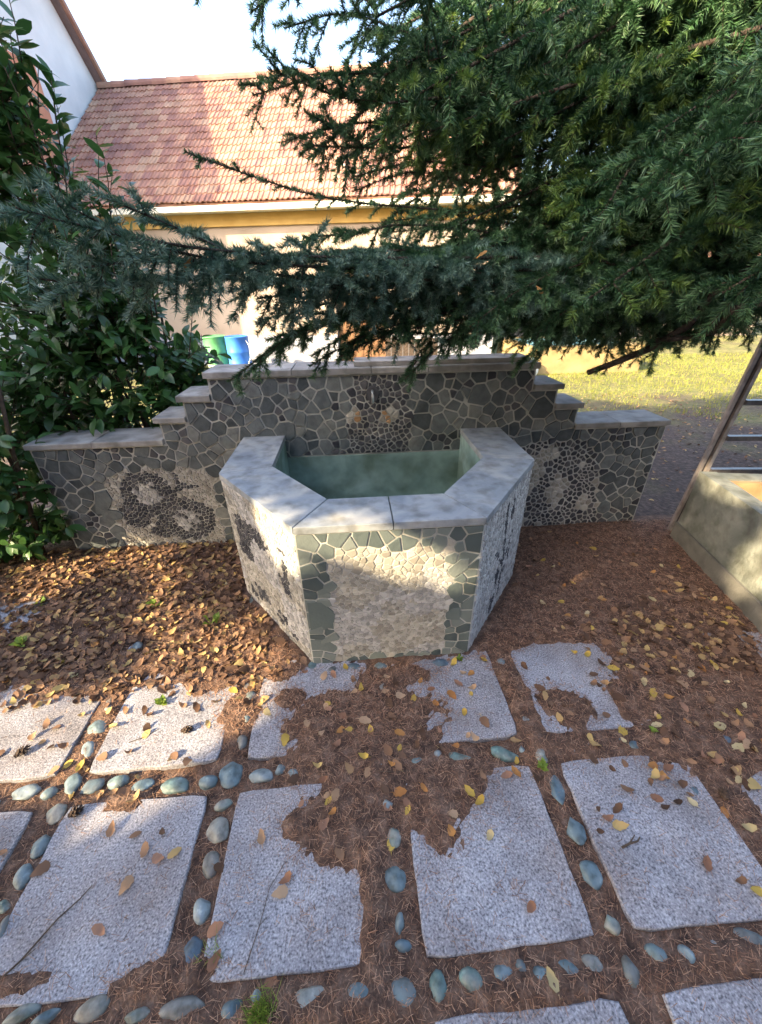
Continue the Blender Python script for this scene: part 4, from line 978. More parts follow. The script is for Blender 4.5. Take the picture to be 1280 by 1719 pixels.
far_tree(13.5, 19.5, 7, 2.4, 2, 'tallest tree behind the right end of the shed')
far_tree(14.5, 11.5, 4.5, 1.8, 3, 'low tree at the far right edge of the lawn')

# lawn blades
n = 40000; bx = RNG.uniform(1.2, 12, n); by = RNG.uniform(4.2, 11.5, n); k = fbm(bx * 1.3, by * 1.3, 7) + (by - 6) * .14 > RNG.uniform(.35, .75, n); bx, by = bx[k], by[k]; n = len(bx)
a = RNG.uniform(0, 2 * PI, n); hgt = RNG.uniform(.02, .07, n); bz = ground_z(bx, by); w_ = RNG.uniform(.004, .009, n)
dx, dy = np.cos(a) * w_, np.sin(a) * w_; lxn = RNG.normal(0, .025, n); lyn = RNG.normal(0, .025, n)
V = np.stack([np.stack([bx - dx, by - dy, bz - .01], 1), np.stack([bx + dx, by + dy, bz - .01], 1), np.stack([bx + lxn, by + lyn, bz + hgt], 1)], 1).reshape(-1, 3)
tag(link('lawn', mesh('lawn', V, np.arange(3 * n).reshape(n, 3), [M['grass']])), 'short patchy grass behind the right end of the wall', 'grass', kind='stuff')

# ------------------------------------------------------------------ laurel shrub at the left
def leaf_shape(L=.07, W=.032, fold=.25, curl=.15, n=5):
    V = []; F = []
    for i in range(n + 1):
        t = i / n; w = W / 2 * math.sin(PI * min(1, t * .93 + .05)) ** .75 * (1 if i < n else 0.02); z = curl * L * (t - t * t * 1.6)
        V += [(-w, t * L, z + fold * w), (0, t * L, z), (w, t * L, z + fold * w)]
    for i in range(n):
        b = 3 * i; F += [(b, b + 1, b + 4, b + 3), (b + 1, b + 2, b + 5, b + 4)]
    return np.array(V), F
laurel = empty('laurel_shrub', (-2.35, 3.0, 0), 'glossy dark green laurel shrub growing over the left end of the wall', 'shrub'); lo = np.array(laurel.location)
rg = np.random.default_rng(77)
LV = [leaf_shape(.098, .046, .2, .12, 4), leaf_shape(.09, .044, .35, -.1, 4), leaf_shape(.105, .048, .15, .25, 4)]
LM = [mesh('leaf', v, f, [M['laurel']], smooth=True) for v, f in LV]
stems = MB(); leaves = []
def crown_point():
    q = rg.random()
    if q < .58: c, r = (-1.75, 3.06, .92), (.72, .42, .78)
    elif q < .76: c, r = (-2.32, 2.55, .55), (.36, .38, .72)
    elif q < .84: c, r = (-1.78, 2.95, 1.6), (.42, .36, .55)
    else: c, r = (-1.88, 2.75, 2.45), (.28, .25, .6)
    while True:
        d_ = rg.normal(size=3); d_ /= np.linalg.norm(d_); k = rg.uniform(.45, 1) ** .5; p = np.array(c) + d_ * np.array(r) * k
        if p[2] > .05 and not (p[1] < YW + WD + .03 and p[0] > -2.06 and p[1] > YW - .05): return p, d_, np.array(c)
bases = [np.array((rg.uniform(-2.5, -1.3), rg.uniform(2.95, 3.3), -.05)) for _ in range(9)] + [np.array((rg.uniform(-2.5, -2.2), rg.uniform(2.4, 2.6), -.05)) for _ in range(4)]
for b in bases:
    tpn = b + np.array((rg.normal() * .25, rg.normal() * .15, rg.uniform(1.1, 1.9))); stems.tube([b - lo, (b + tpn) / 2 + rg.normal(size=3) * .05 - lo, tpn - lo], [.018, .013, .007], 6)
def shoot(p0, dirn, length, nl, size=1.0):
    pts_ = []; q = np.array(p0, float); dv = np.array(dirn, float); dv /= np.linalg.norm(dv); m = 6
    for i in range(m + 1):
        pts_.append(q.copy()); q = q + dv * length / m; dv = dv + rg.normal(size=3) * .09 + np.array((0, 0, .03)); dv /= np.linalg.norm(dv)
    stems.tube([v - lo for v in pts_], list(np.linspace(.0045, .0018, m + 1)), 4)
    for k in range(nl):
        t = (k + .6) / nl; i = min(int(t * m), m - 1); c = pts_[i] + (pts_[i + 1] - pts_[i]) * (t * m - i); ax = pts_[i + 1] - pts_[i]; ax /= np.linalg.norm(ax)
        s = np.cross(ax, rg.normal(size=3)); s /= np.linalg.norm(s); ld = ax * rg.uniform(.3, .9) + s * 1.0; ld /= np.linalg.norm(ld); leaves.append((c, ld, size * rg.uniform(.75, 1.2)))
for _ in range(860):
    p, d_, c = crown_point(); dv = d_ * np.array((1, 1, .7)) + np.array((0, -.25, .45)); shoot(p - dv / np.linalg.norm(dv) * .18, dv, rg.uniform(.25, .42), int(rg.uniform(9, 15)))
SHOOTS = [((-1.5, 2.75, 1.8), (.14, 0, 1), .75, 15), ((-1.45, 2.8, 1.9), (.06, 0, 1), .65, 14), ((-1.52, 2.8, 1.95), (.16, 0, 1), .6, 13), ((-1.4, 2.85, 1.75), (.12, 0, 1), .6, 13), ((-1.55, 2.75, 2.1), (.1, 0, 1), .55, 13), ((-1.22, 2.9, 1.45), (.12, 0, 1), .68, 13), ((-1.48, 2.7, 2.05), (.0, 0, 1), .5, 12), ((-1.35, 2.8, 1.6), (.0, 0, 1), .6, 13), ((-1.62, 2.8, 1.7), (.08, 0, 1), .85, 15), ((-1.5, 2.8, 1.65), (.10, 0, 1), .85, 14), ((-1.55, 2.8, 2.0), (.10, -.03, 1), .75, 13), ((-1.42, 2.85, 1.7), (.05, 0, 1), .7, 12), ((-1.35, 2.85, 1.5), (.12, 0, 1), .75, 11), ((-1.62, 2.75, 2.2), (.06, -.03, 1), .6, 12), ((-1.25, 2.9, 1.45), (.15, 0, 1), .65, 10), ((-1.7, 2.75, 2.0), (.05, -.03, 1), .8, 14), ((-1.52, 2.8, 2.3), (.12, -.02, 1), .45, 10), ((-1.72, 2.95, 1.75), (-.05, 0, 1), .75, 13), ((-1.15, 3.0, 1.1), (.35, -.1, .9), .5, 10), ((-1.2, 3.0, .95), (.6, 0, .7), .45, 10), ((-1.68, 2.7, 2.4), (.02, -.02, 1), .5, 11)]
for a in SHOOTS: shoot(*a)
def leaf_matrix(c, ld, s):
    y = Vector(ld).normalized(); up = Vector((rg.normal() * .35, -.25 + rg.normal() * .3, 1)); x = y.cross(up)
    if x.length < .05: x = y.cross(Vector((1, 0, 0)))
    x.normalize(); z = x.cross(y)
    return Matrix(((x.x * s, y.x * s, z.x * s, c[0]), (x.y * s, y.y * s, z.y * s, c[1]), (x.z * s, y.z * s, z.z * s, c[2]), (0, 0, 0, 1)))
leaves.sort(key=lambda l: (l[0][1] ** 2 + l[0][0] ** 2 + (l[0][2] - 1.6) ** 2) - (3.5 if l[0][2] > 2 else 0) * 0)
stems.build('stem', M['twig'], laurel, smooth=True)
fol_V = []; fol_F = []; nb = 0
for i, (c, ld, s) in enumerate(leaves):
    mw = leaf_matrix(c - lo, ld, s); q = rg.integers(0, 3)
    if i < 300:
        o = link('leaf', LM[q], laurel); o.matrix_local = mw
    else:
        R_ = np.array(mw); fol_V.append(LV[q][0] @ R_[:3, :3].T + R_[:3, 3]); fol_F += [tuple(x + nb for x in f) for f in LV[q][1]]; nb += len(LV[q][0])
tag(link('foliage', mesh('foliage', np.concatenate(fol_V), fol_F, [M['laurel_i']], smooth=True), laurel), kind='stuff')

# ------------------------------------------------------------------ spruce
TX, TY = 4.6, 3.1
spruce = empty('spruce_tree', (TX, TY, -.05), 'big dark spruce whose needled branches hang over the basin from the right', 'tree'); so = np.array(spruce.location)
mb = MB(); tk = [(0, 0, -.1), (.02, .01, .15), (0, .02, 1.5), (-.03, 0, 3.5), (0, 0, 6), (0, 0, 9.5)]; mb.tube(tk, [.34, .25, .21, .17, .11, .02], 12); mb.build('trunk', M['bark'], spruce, smooth=True)
sg = np.random.default_rng(5)
def spline(P, step):
    P = np.array(P); Q = np.vstack([2 * P[0] - P[1], P, 2 * P[-1] - P[-2]]); out = []
    for i in range(1, len(Q) - 2):
        p0, p1, p2, p3 = Q[i - 1:i + 3]; n = max(2, int(np.linalg.norm(p2 - p1) / step))
        for t in np.linspace(0, 1, n, endpoint=False): out.append(.5 * (2 * p1 + (p2 - p0) * t + (2 * p0 - 5 * p1 + 4 * p2 - p3) * t * t + (3 * p1 - p0 - 3 * p2 + p3) * t ** 3))
    out.append(P[-1]); return np.array(out)
def unit(v): return v / (np.linalg.norm(v) + 1e-9)
def curve(p, d, L, droop, n=6):
    pts = [p]; d = unit(d)
    for i in range(n):
        p = p + d * L / n; pts.append(p); d = unit(d + np.array((0, 0, -droop / n)) + sg.normal(size=3) * .05)
    return np.array(pts)
def needles(lines, dens, nl, nw):
    """needles set round every shoot"""
    A = []; B = []; TT = []
    for ln in lines:
        A.append(ln[:-1]); B.append(ln[1:]); TT.append(np.linspace(0, 1, len(ln) - 1) if len(ln) < 12 else np.zeros(len(ln) - 1))
    TT = np.concatenate(TT)
    A = np.concatenate(A); B = np.concatenate(B); D = B - A; Ls = np.linalg.norm(D, axis=1); cnt = sg.poisson(Ls * dens); idx = np.repeat(np.arange(len(A)), cnt); n = len(idx)
    P = A[idx] + D[idx] * sg.random((n, 1)); ax = D[idx] / Ls[idx][:, None]
    r = sg.normal(size=(n, 3)) + np.array((0, 0, .35)); r -= ax * (r * ax).sum(1)[:, None]; r /= np.linalg.norm(r, axis=1)[:, None]
    dv = ax * sg.uniform(.55, 1.1, (n, 1)) + r; dv /= np.linalg.norm(dv, axis=1)[:, None]; l = nl * sg.uniform(.7, 1.15, (n, 1))
    sd_ = np.cross(dv, sg.normal(size=(n, 3))); sd_ /= np.linalg.norm(sd_, axis=1)[:, None]; w = nw * sg.uniform(.8, 1.2, (n, 1))
    return np.stack([P - sd_ * w, P + sd_ * w, P + dv * l], 1).reshape(-1, 3), np.arange(3 * n).reshape(n, 3), (TT[idx] > .55).astype(np.int32)
KIND = {'low': (.5, .058, .025, 1550), 'hang': (.9, .058, .025, 1450), 'thin': (.4, .06, .020, 1500), 'limb': (.9, .07, .025, 1300), 'up': (.4, .062, .025, 1450), 'fill': (.9, .082, .029, 1300)}
ROLL = {'low': (-1.2, .45), 'hang': (-1.1, .5), 'thin': (-1.0, .7), 'limb': (-1.3, .6), 'up': (-1.0, .9), 'fill': (-1.3, .6)}
def grow(P, L2_, dens, kind, r0, start_len, wide):
    """one branch: tapered limb with two orders of shoots (wood) and the needles set round them"""
    droop, gapd, nl, nd = KIND[kind]; C_ = spline(P, .05); m = len(C_); seg = np.linalg.norm(np.diff(C_, axis=0), axis=1); S_ = np.concatenate([[0], np.cumsum(seg)]); TL = S_[-1]
    wood = MB(); sel = list(range(0, m, 3)) + ([m - 1] if (m - 1) % 3 else []); wood.tube([C_[i] for i in sel], [max(.0025, r0 * (1 - (.76 if kind == 'limb' else .88) * S_[i] / TL)) for i in sel], 7)
    lines = []; s = max(TL * .3, TL - start_len); s0 = s; side = 1; up = np.array((0, 0, 1.))
    while s < TL - .02:
        i = min(int(np.searchsorted(S_, s)), m - 2); p = C_[i]; t = unit(C_[i + 1] - C_[i]); sidev = unit(np.cross(t, up)); rem = (TL - s) / TL
        L = L2_ * min(1., rem * 2.2 + (.5 if kind in ('low', 'up') else .3)) * sg.uniform(.6, 1.25); side = -side
        ro = sg.uniform(*ROLL[kind]); dv = t * sg.uniform(.5, .95) + sidev * side * math.cos(ro) + up * math.sin(ro); ln = curve(p, dv, L, droop * sg.uniform(.6, 1.4)); lines.append(ln)
        wood.tube(list(ln), list(np.linspace(.003, .0012, len(ln))), 3)
        k = .04; sd2 = 1
        while k < L - .03:
            j = min(int(k / L * 6), 5); q = ln[j] + (ln[j + 1] - ln[j]) * (k / L * 6 - j); t2 = unit(ln[j + 1] - ln[j]); s2 = unit(np.cross(t2, up) + .25 * sg.normal(size=3)); sd2 = -sd2
            l3 = min(.20, (L - k) * .8) * sg.uniform(.6, 1.15)
            if l3 > .02: lines.append(curve(q, t2 * .8 + s2 * sd2 * .75 + up * sg.uniform(-.2, .15), l3, droop * .5, 3))
            k += sg.uniform(.060, .085)
        s += gapd * sg.uniform(.6, 1.15)
    lines.append(C_[int(np.searchsorted(S_, TL * .6)):])
    V, F, T_ = needles(lines, nd * dens, nl, wide)
    return wood, V, F, T_
tri = 0
# the boughs over the basin, each grown by itself
for bi, (P, L2_, dens, kind) in enumerate(BOUGHS):
    far_ = np.linalg.norm(np.array(P[-1]) - np.array((0, 0, 1.6)))
    wood, V, F, T_ = grow(np.array(P) - so, L2_, dens, kind, {'limb': .052, 'low': .02, 'thin': .012}.get(kind, .016), 2.3, .0015 if far_ < 1.8 else .0017)
    b = wood.build('branch', M['bark'], spruce, smooth=True)
    mt = [M['needle_blue'], M['needle_blue_tip']] if (P[-1][0] < -.3 and P[-1][2] < 2.2 and kind == 'low') else [M['needle'], M['needle_tip']]
    tag(link('needles', mesh('needles', V, F, mt, T_), b), kind='stuff'); tri += len(F)
# the rest of the crown: eight branch shapes, drooping from the trunk
protos = []
for k in range(8):
    P = [(0, 0, 0), (.9, sg.normal() * .06, .10), (1.9, sg.normal() * .12, .12), (2.8, sg.normal() * .12, .02), (3.5, sg.normal() * .1, -.12)]
    wood, V, F, T_ = grow(np.array(P), .42, .95, 'fill', .026, 2.3, .0021)
    wm = mesh('branch', wood.V, wood.F, [M['bark']], smooth=True); protos.append((wm, [mesh('needles', V, F, [M[m_] for m_ in q_], T_) for q_ in (('needle', 'needle_tip'), ('needle', 'needle_young'))])); tri += len(F)
for i, (tip, z) in enumerate(CROWN):
    base = np.array((0, 0, z)); tp_ = np.array(tip) - so; d_ = tp_ - base; Lb = np.linalg.norm(d_); wm, nm = protos[i % 8]
    b = link('branch', wm, spruce); x = Vector(unit(d_)); y = Vector((0, 0, 1)).cross(x).normalized(); z_ = x.cross(y); sc = Lb / 3.5
    rr = Matrix.Rotation(sg.uniform(-.7, .7), 3, 'X'); b.matrix_local = Matrix.Translation(base) @ (Matrix((x, y, z_)).transposed() @ rr).to_4x4() @ Matrix.Scale(sc, 4)
    tag(link('needles', nm[1 if sg.random() < .3 else 0], b), kind='stuff')
print('needle tris', tri)

# ------------------------------------------------------------------ unseen tree added behind and left of the camera to shade the paving
wal = empty('added_shade_tree', (-6.2, -3.0, -.05), 'unseen leafy tree added behind the camera to shade the paving', 'tree'); wo = np.array(wal.location)
mb = MB(); mb.tube([(0, 0, -.1), (.1, .05, 1.5), (.0, .1, 3.2), (.2, .1, 5.4)], [.22, .17, .13, .06], 10)
wg = np.random.default_rng(9); Ls = np.array(SUN)
for k in range(10):
    a = wg.uniform(0, 2 * PI); z = wg.uniform(1.6, 4.2); mb.tube([(.05, .1, z), (math.cos(a) * 1.3, math.sin(a) * 1.3, z + .6), (math.cos(a) * 2.8, math.sin(a) * 2.8, z + .9)], [.07, .045, .015], 6)
mb.build('trunk', M['bark'], wal)
SUN_GAPS = [((.126, 1.33, .64), .17, .10), ((-.36, 1.47, .66), .17, .14), ((-.95, 1.05, 0), .34, .11), ((-1.5, 1.05, 0), .25, .13), ((-1.75, 2.43, .06), .24, .07), ((-1.3, 2.2, .0), .4, .03), ((2.08, 1.35, .32), .22, .20), ((2.36, 1.95, .52), .30, .10), ((-1.0, 1.62, .0), .5, .035), ((-2.0, 2.2, 0), .3, .08), ((-.55, 1.5, 0), .2, .04), ((-.45, 1.2, 0), .12, .03)]  # gaps cut in the added crown where sun patches should fall
c0 = np.array((-.1, .95, .45)) - Ls * 7.3
ux = unit(np.cross(Ls, (0, 0, 1))); uz = np.cross(ux, Ls)
def wfn(n):
    P = c0 + np.outer(wg.uniform(-4.4, 4.0, n), ux) + np.outer(wg.uniform(-2.3, 2.4, n), uz) + np.outer(wg.normal(0, .7, n), Ls)
    k = np.ones(n, bool)
    for (h, ra, rb) in SUN_GAPS:
        q = P - np.array(h); k &= ((q @ ux) / (ra + .06)) ** 2 + ((q @ uz) / (rb + .06)) ** 2 > 1
    k &= (P[:, 2] > .8)
    return P[k]
V, F = leaf_cloud(42000, wfn, .13, wg, .8); tag(link('crown', mesh('crown', V - wo, F, [M['shade_tree_leaf']]), wal), kind='stuff')

# ------------------------------------------------------------------ unseen house added behind the camera to block part of the sky
rear = empty('added_rear_house', (2.6, -4.2, 0), 'unseen two storey cream house added behind the camera to block sky light', 'house')
mb = MB(); mb.box((-6.2, -6, -.3), (7.5, 0, 6.2)); mb.build('wall', M['plaster'], rear)
mb = MB(); mb.add([(-6.6, .5, 6.0), (7.9, .5, 6.0), (7.9, -3, 8.4), (-6.6, -3, 8.4), (-6.6, -6.5, 6.0), (7.9, -6.5, 6.0)], [(0, 1, 2, 3), (3, 2, 5, 4), (0, 3, 4), (1, 5, 2), (0, 4, 5, 1)]); mb.build('roof', M['tile_i'], rear)
for x_ in (-4.5, -1.5, 3.5):
    for z_ in (1.0, 3.9):
        mb = MB(); mb.box((x_ - .55, .001, z_), (x_ + .55, .03, z_ + 1.3)); wf = mb.build('window', M['white'], rear); mb = MB(); mb.box((x_ - .47, .031, z_ + .08), (x_ + .47, .04, z_ + 1.22)); mb.build('pane', M['glass'], wf)
mb = MB(); mb.box((.5, .001, -.03), (1.5, .03, 2.1)); mb.build('door', M['door'], rear)

# ------------------------------------------------------------------ fallen leaves
def fallen_shape(seed, L=.045, W=.034):
    r = np.random.default_rng(seed); n = 6; V = []; c1 = r.uniform(-.4, 1.3); c2 = r.uniform(-.3, .9); tw = r.uniform(-.6, .6)
    for i in range(n + 1):
        t = i / n; w = W / 2 * 1.75 * (t * .97 + .015) ** .42 * (1.001 - t) ** .8 * (1 + .12 * math.sin(t * 17 + seed * 2)); z = L * (c1 * (t - .5) ** 2 + tw * (t - .5) * 0)
        V += [(-w, (t - .5) * L, z + c2 * w * .5 + tw * w * (t - .5) * 2), (0, (t - .5) * L, z - .1 * w), (w, (t - .5) * L, z + c2 * w * .5 - tw * w * (t - .5) * 2)]
    F = [f for i in range(n) for f in ((3 * i, 3 * i + 1, 3 * i + 4, 3 * i + 3), (3 * i + 1, 3 * i + 2, 3 * i + 5, 3 * i + 4))]
    V = np.array(V); b = len(V); V = np.vstack([V, [(-.0012, -L * .5, .001), (.0012, -L * .5, .001), (.004 * c1, -L * .5 - .016, .004)]]); F.append((b, b + 1, b + 2))
    V[:, 2] -= V[:, 2].min(); return V, F
FS = [fallen_shape(s, L, W) for s, (L, W) in enumerate([(.045, .036), (.05, .034), (.04, .034), (.052, .042), (.046, .030), (.036, .030)])]
FM = {c: [mesh('fallen_leaf', v, f, [M['leaf_' + c]], smooth=True) for v, f in FS] for c in LEAFC}
def put_leaf(x, y, c, label, group, s=1.0, shape=None):
    z = float(top_z(x, y)) + .0025; q = random.randrange(len(FS)) if shape is None else shape
    o = link('fallen_leaf', FM[c][q], None, (x, y, z), (random.uniform(-.18, .18), random.uniform(-.18, .18), random.uniform(0, 2 * PI))); o.scale = (s, s, s); return tag(o, label, 'leaf', group)
LL = ['tan leaf at the middle of the big slab at bottom left, above the rust leaf', 'rust leaf lower down on the big slab at bottom left', 'tan leaf on the upper left part of the second slab from the left', 'rust leaf at the needle edge on the second slab', 'tan leaf just below the rust leaf on the second slab', 'rust leaf on the left edge of the second slab by the cobbles', 'rust leaf at the bottom left corner of the second slab', 'rust leaf in the bottom joint below the second slab', 'small rust leaf high on the big bottom left slab', 'yellow leaf beside a blue cobble in the middle joint', 'orange leaf on the needles at the top of the middle slab', 'bright yellow leaf on the top right of the needle heap', 'straw leaf standing at the upper edge of the middle slab', 'rust leaf on the needles above the yellow leaf in the middle joint', 'straw leaf near the top of the right slab', 'rust leaf near the centre of the right slab', 'yellow leaf at the right rim of the right slab', 'yellow leaf in the joint between the sunlit left slabs', 'larger yellow leaf at the foot of the sunlit left joint', 'yellow leaf at the right of the sunlit slab', 'rust leaf in the needles above the middle right joint', 'rust leaf above the right slab on the needles', 'straw leaf right of the right slab on the litter', 'yellow leaf on needles in front of the basin', 'yellow leaf on the pale slab in front of the basin', 'yellow leaf on the broken pale slab right of the basin', 'rust leaf on the upper middle of the right slab', 'rust leaf at the upper left of the right slab', 'rust leaf low on the middle slab', 'orange leaf beside the pine cone at the right', 'straw leaf above the narrow slab left of centre', 'rust leaf on the joint above the second slab', 'rust leaf on the needles right of the second slab', 'straw leaf among the cobbles of the bottom row']
for (x, y, c), lb in zip(LEAVES, LL): put_leaf(x, y, c, lb, 'fallen leaves around the basin', .95)
# a further crowd: every size, colour and place occurs once
ROWS_ = {'front': [(1.16, 1.3, 'close to the foot of the basin front'), (1.04, 1.16, 'on the litter midway between basin and slabs'), (.93, 1.04, 'just above the middle cobble row'), (.80, .93, 'on the middle cobble row'), (.64, .80, 'on the needle heap above the middle slabs')],
         'right': [(1.7, 2.2, 'near the wall foot right of the basin'), (1.4, 1.7, 'beside the right side of the basin'), (1.15, 1.4, 'right of the broken pale slab'), (.95, 1.15, 'on the open litter at the right'), (.8, .95, 'along the cobble row at the right'), (.55, .8, 'beside the right edge of the right slab')],
         'left': [(2.1, 2.38, 'against the foot of the left wall'), (1.85, 2.1, 'in the upper part of the left leaf drift'), (1.6, 1.85, 'in the middle of the left leaf drift'), (1.4, 1.6, 'in the lower part of the left leaf drift'), (1.22, 1.4, 'on the slab edge of the left leaf drift')]}
COLS_ = {'front': [(-.35, -.03, 'to the left'), (-.03, .30, 'in the middle'), (.30, .62, 'to the right')], 'right': [(1.0, 1.4, 'on the basin side'), (1.4, 1.75, 'halfway to the trough'), (1.75, 2.1, 'on the trough side')], 'left': [(-2.1, -1.55, 'on the laurel side'), (-1.55, -1.0, 'below the butterfly'), (-1.0, -.45, 'on the basin side')]}
combos = [(zn, r, c, k, z) for zn in ROWS_ for r in ROWS_[zn] for c in COLS_[zn] for k in {'front': ['yellow', 'rust', 'tan', 'orange'], 'right': ['rust', 'tan', 'straw', 'yellow', 'orange'], 'left': ['yellow', 'orange', 'tan', 'straw', 'rust']}[zn] for z in ('small', 'large')]
random.shuffle(combos); placed = 0
for zn, (y0, y1, rl), (x0, x1, cl_), c, sz in combos:
    if placed >= 250: break
    for _ in range(12):
        x, y = random.uniform(x0, x1), random.uniform(y0, y1)
        if not bool(IN_BASIN(np.array(x), np.array(y))): break
    else: continue
    put_leaf(x, y, c, f'{sz} {c} leaf {rl}, {cl_}', 'fallen leaves around the basin', random.uniform(.62, .78) if sz == 'small' else random.uniform(.88, 1.05)); placed += 1
# the drift: too many to count
n = 7500; x = RNG.uniform(-3.3, 2.6, n); y = RNG.uniform(.3, 2.45, n); keepp = []
for i in range(n):
    pr = 0
    if x[i] < -.3 and y[i] > 1.2: pr = .9 * min(1, (y[i] - 1.15) / .25)
    elif x[i] < -.3 and y[i] > .8: pr = .16
    elif x[i] > .8 and y[i] > .55 and (x[i] - .8) * .8 + (1.5 - y[i]) > .55: pr = .20
    elif y[i] > .55: pr = .06
    else: pr = .01
    keepp.append(random.random() < pr)
m_ = 2300; x2 = RNG.uniform(-2.4, -.4, m_); y2 = 1.2 + 1.24 * RNG.random(m_) ** .9; x3 = RNG.normal(1.6, .25, 260); y3 = RNG.normal(1.32, .14, 260)
keepp += [True] * (m_ + 260); x = np.concatenate([x, x2, x3]); y = np.concatenate([y, y2, y3])
keepp = np.array(keepp) & ~IN_BASIN(x, y) & ~((x > 2.05) & (y > 1.2)); x, y = x[keepp], y[keepp]; z = top_z(x, y)
Vs = []; Fs = []; nb = 0
for i in range(len(x)):
    v, f = FS[random.randrange(len(FS))]; a = random.uniform(0, 2 * PI); s = random.uniform(.6, 1.15); tx, ty_ = random.uniform(-.45, .45), random.uniform(-.45, .45)
    R_ = np.array(Matrix.Rotation(a, 3, 'Z') @ Matrix.Rotation(tx, 3, 'X') @ Matrix.Rotation(ty_, 3, 'Y')) * s; w = v @ R_.T; w[:, 2] -= w[:, 2].min() * .7; Vs.append(w + np.array((x[i], y[i], z[i] + .002))); Fs += [tuple(q + nb for q in ff) for ff in f]; nb += len(v)
tag(link('leaf_litter', mesh('leaf_litter', np.concatenate(Vs), Fs, [M['litter_leaf']], smooth=True)), 'thick drift of small brown and yellow fallen leaves around the basin', 'leaf litter', kind='stuff')

n = 900; x = RNG.uniform(1.2, 5.5, n); y = RNG.uniform(2.75, 7.0, n); z = ground_z(x, y); Vs = []; Fs = []; nb = 0
for i in range(n):
    v, f = FS[random.randrange(len(FS))]; R_ = np.array(Matrix.Rotation(random.uniform(0, 6.28), 3, 'Z') @ Matrix.Rotation(random.uniform(-.4, .4), 3, 'X')) * random.uniform(.6, 1.1); w = v @ R_.T; w[:, 2] -= w[:, 2].min() * .7; Vs.append(w + np.array((x[i], y[i], z[i] + .002))); Fs += [tuple(q + nb for q in ff) for ff in f]; nb += len(v)
tag(link('yard_leaves', mesh('yard_leaves', np.concatenate(Vs), Fs, [M['litter_leaf']], smooth=True)), 'thin scatter of fallen leaves on the bare earth and grass behind the wall', 'leaf litter', kind='stuff')
# dead leaves caught on the spruce
for (px, lb) in [((-.554, 1.168, 1.737), 'orange dead leaf caught on the leftmost spruce spray'), ((-.435, 1.328, 1.66), 'red brown dead leaf hanging under the low spruce branch at left'), ((.48, 1.62, 1.69), 'orange curled leaf lying on top of the middle spruce spray'), ((.703, 1.61, 1.58), 'orange brown leaf lying on the right spruce spray over the wall')]:
    o = link('dead_leaf', FM['orange'][3], None, px, (random.uniform(.3, .9), random.uniform(-.3, .3), random.uniform(0, 6))); o.scale = (.85,) * 3; tag(o, lb, 'leaf')
# pine cones, twigs, weeds
def cone(x, y, label, L=.05, r=.016, rot=0.0):
    t = MB()
    for k in range(34):
        u = k / 34; a = k * 2.4; rr = r * math.sin(PI * (.12 + .85 * u)) ** .8; z = L * (u - .5); c, s = math.cos(a), math.sin(a); h = .011
        t.add([(z - .004, c * rr * .3, s * rr * .3), (z + .004, (c - s * .45) * rr * 1.0, (s + c * .45) * rr * 1.0), (z + h, c * rr * 1.25, s * rr * 1.25), (z + .004, (c + s * .45) * rr, (s - c * .45) * rr)], [(0, 1, 2, 3)])
    t.tube([(-L * .5, 0, 0), (L * .45, 0, 0)], [r * .5, r * .3], 6)
    o = t.build('pine_cone', M['cone'], None, loc=(x, y, float(top_z(x, y)) + r * 1.05), rot=(0, 0, rot)); tag(o, label, 'cone')
cone(-1.044, .755, 'black open cone on the top left corner of the big bottom left slab', .04, .016, .6); cone(-1.385, .992, 'brown cone lying on the far left sunlit slab', .05, .015, 1.0); cone(-.758, 1.029, 'brown cone on the right half of the sunlit left slab', .042, .014, .2); cone(1.242, .62, 'dark cone at the right edge of the right slab', .034, .014, 1.2)
def twig(pts, label, r=.004):
    mb = MB(); P = [Vector((x, y, float(top_z(x, y)) + r + .001 + dz)) for x, y, dz in pts]; mb.tube(P, list(np.linspace(r, r * .5, len(P))), 5)
    if len(P) > 3: mb.tube([P[1], P[1] + Vector((.03, .02, .006))], [r * .6, r * .3], 4)
    tag(mb.build('twig', M['twig']), label, 'twig')
twig([(.80, .508, 0), (.83, .516, 0), (.86, .52, 0), (.875, .53, 0)], 'short thick twig lying on the right slab', .004); twig([(-1.05, .34, 0), (-.99, .40, 0), (-.94, .48, 0), (-.90, .52, 0), (-.88, .55, 0)], 'long thin dark twig across the lower left of the big slab', .003)
twig([(-.98, 1.0, 0), (-.92, 1.02, 0), (-.88, 1.05, 0)], 'thin straight twig on the sunlit left slab', .0018); twig([(-1.15, 1.55, .01), (-1.0, 1.5, .02), (-.9, 1.52, .01)], 'pale curved stalk on the leaf drift left of the basin', .002); twig([(-.37, .33, 0), (-.345, .42, 0), (-.33, .5, 0), (-.29, .56, 0)], 'fine dark twig running down the second slab', .0014); twig([(.02, .80, .004), (.1, .79, .006), (.17, .80, .003)], 'thin straw twig on the needles in the middle', .0014)
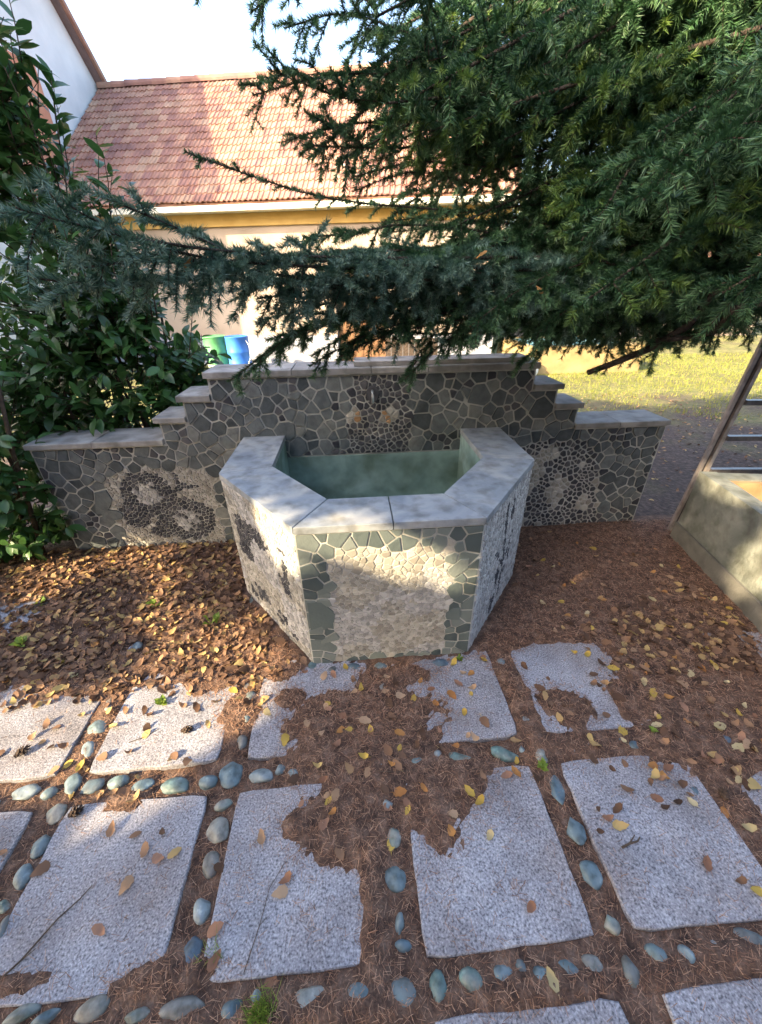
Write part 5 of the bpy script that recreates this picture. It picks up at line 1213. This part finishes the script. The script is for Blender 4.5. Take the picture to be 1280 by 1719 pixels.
def weed(x, y, label, n, L, h, name='weed'):
    t = MB(); r = random.Random(int(x * 1000))
    z0 = float(top_z(x, y))
    for k in range(n):
        a = r.uniform(0, 2 * PI); l = L * r.uniform(.6, 1.1); e_ = r.uniform(.2, 1.0) * h; c, s = math.cos(a), math.sin(a); b = Vector((r.uniform(-.3, .3) * L, r.uniform(-.3, .3) * L, 0)); w = l * .38
        P = [b, b + Vector((c * l * .5 - s * w, s * l * .5 + c * w, e_ * .9)), b + Vector((c * l, s * l, e_)), b + Vector((c * l * .5 + s * w, s * l * .5 - c * w, e_ * .9)), b + Vector((c * l * .5, s * l * .5, e_ * .75))]
        t.add(P, [(0, 4, 1), (1, 4, 2), (2, 4, 3), (3, 4, 0)])
    tag(t.build(name, M['moss'], None, loc=(x, y, z0)), label, 'weed')
weed(-1.207, 1.814, 'light green broad leaved seedling in the leaf drift', 6, .055, .04); weed(-.82, 1.63, 'taller green seedling just left of the basin', 5, .05, .08); weed(-.911, 1.173, 'round yellow green weed on the sunlit slab', 26, .028, .03); weed(-1.777, 1.57, 'yellow green weed at the left edge of the leaf drift', 12, .045, .05); weed(-1.91, 1.9, 'small pale weed beside the far left slab', 7, .04, .04); weed(.647, .767, 'green weed in the joint between the two right slabs', 14, .026, .03); weed(.459, 1.285, 'tiny green weed at the foot of the basin front', 10, .022, .025); weed(1.152, .862, 'small clover like weed in the cobble row at right', 8, .02, .02)
def tuft(x, y, label, n):
    r = np.random.default_rng(int(abs(x) * 1000)); z0 = float(top_z(x, y)); V = []; F = []
    for k in range(n):
        b = r.normal(size=2) * .014; l = r.normal(size=2) * .018; h = r.uniform(.015, .045); a = r.uniform(0, 6.28); w = .0011; i = len(V)
        V += [(b[0] - w * math.cos(a), b[1] - w * math.sin(a), -.004), (b[0] + w * math.cos(a), b[1] + w * math.sin(a), -.004), (b[0] + l[0], b[1] + l[1], h)]; F.append((i, i + 1, i + 2))
    tag(link('grass_tuft', mesh('grass_tuft', V, F, [M['moss']]), None, (x, y, z0)), label, 'grass')
tuft(-.31, .255, 'dark green grass tuft in the bottom cobble row', 260); tuft(-.47, .37, 'few grass blades beside the cobbles left of the second slab', 30)
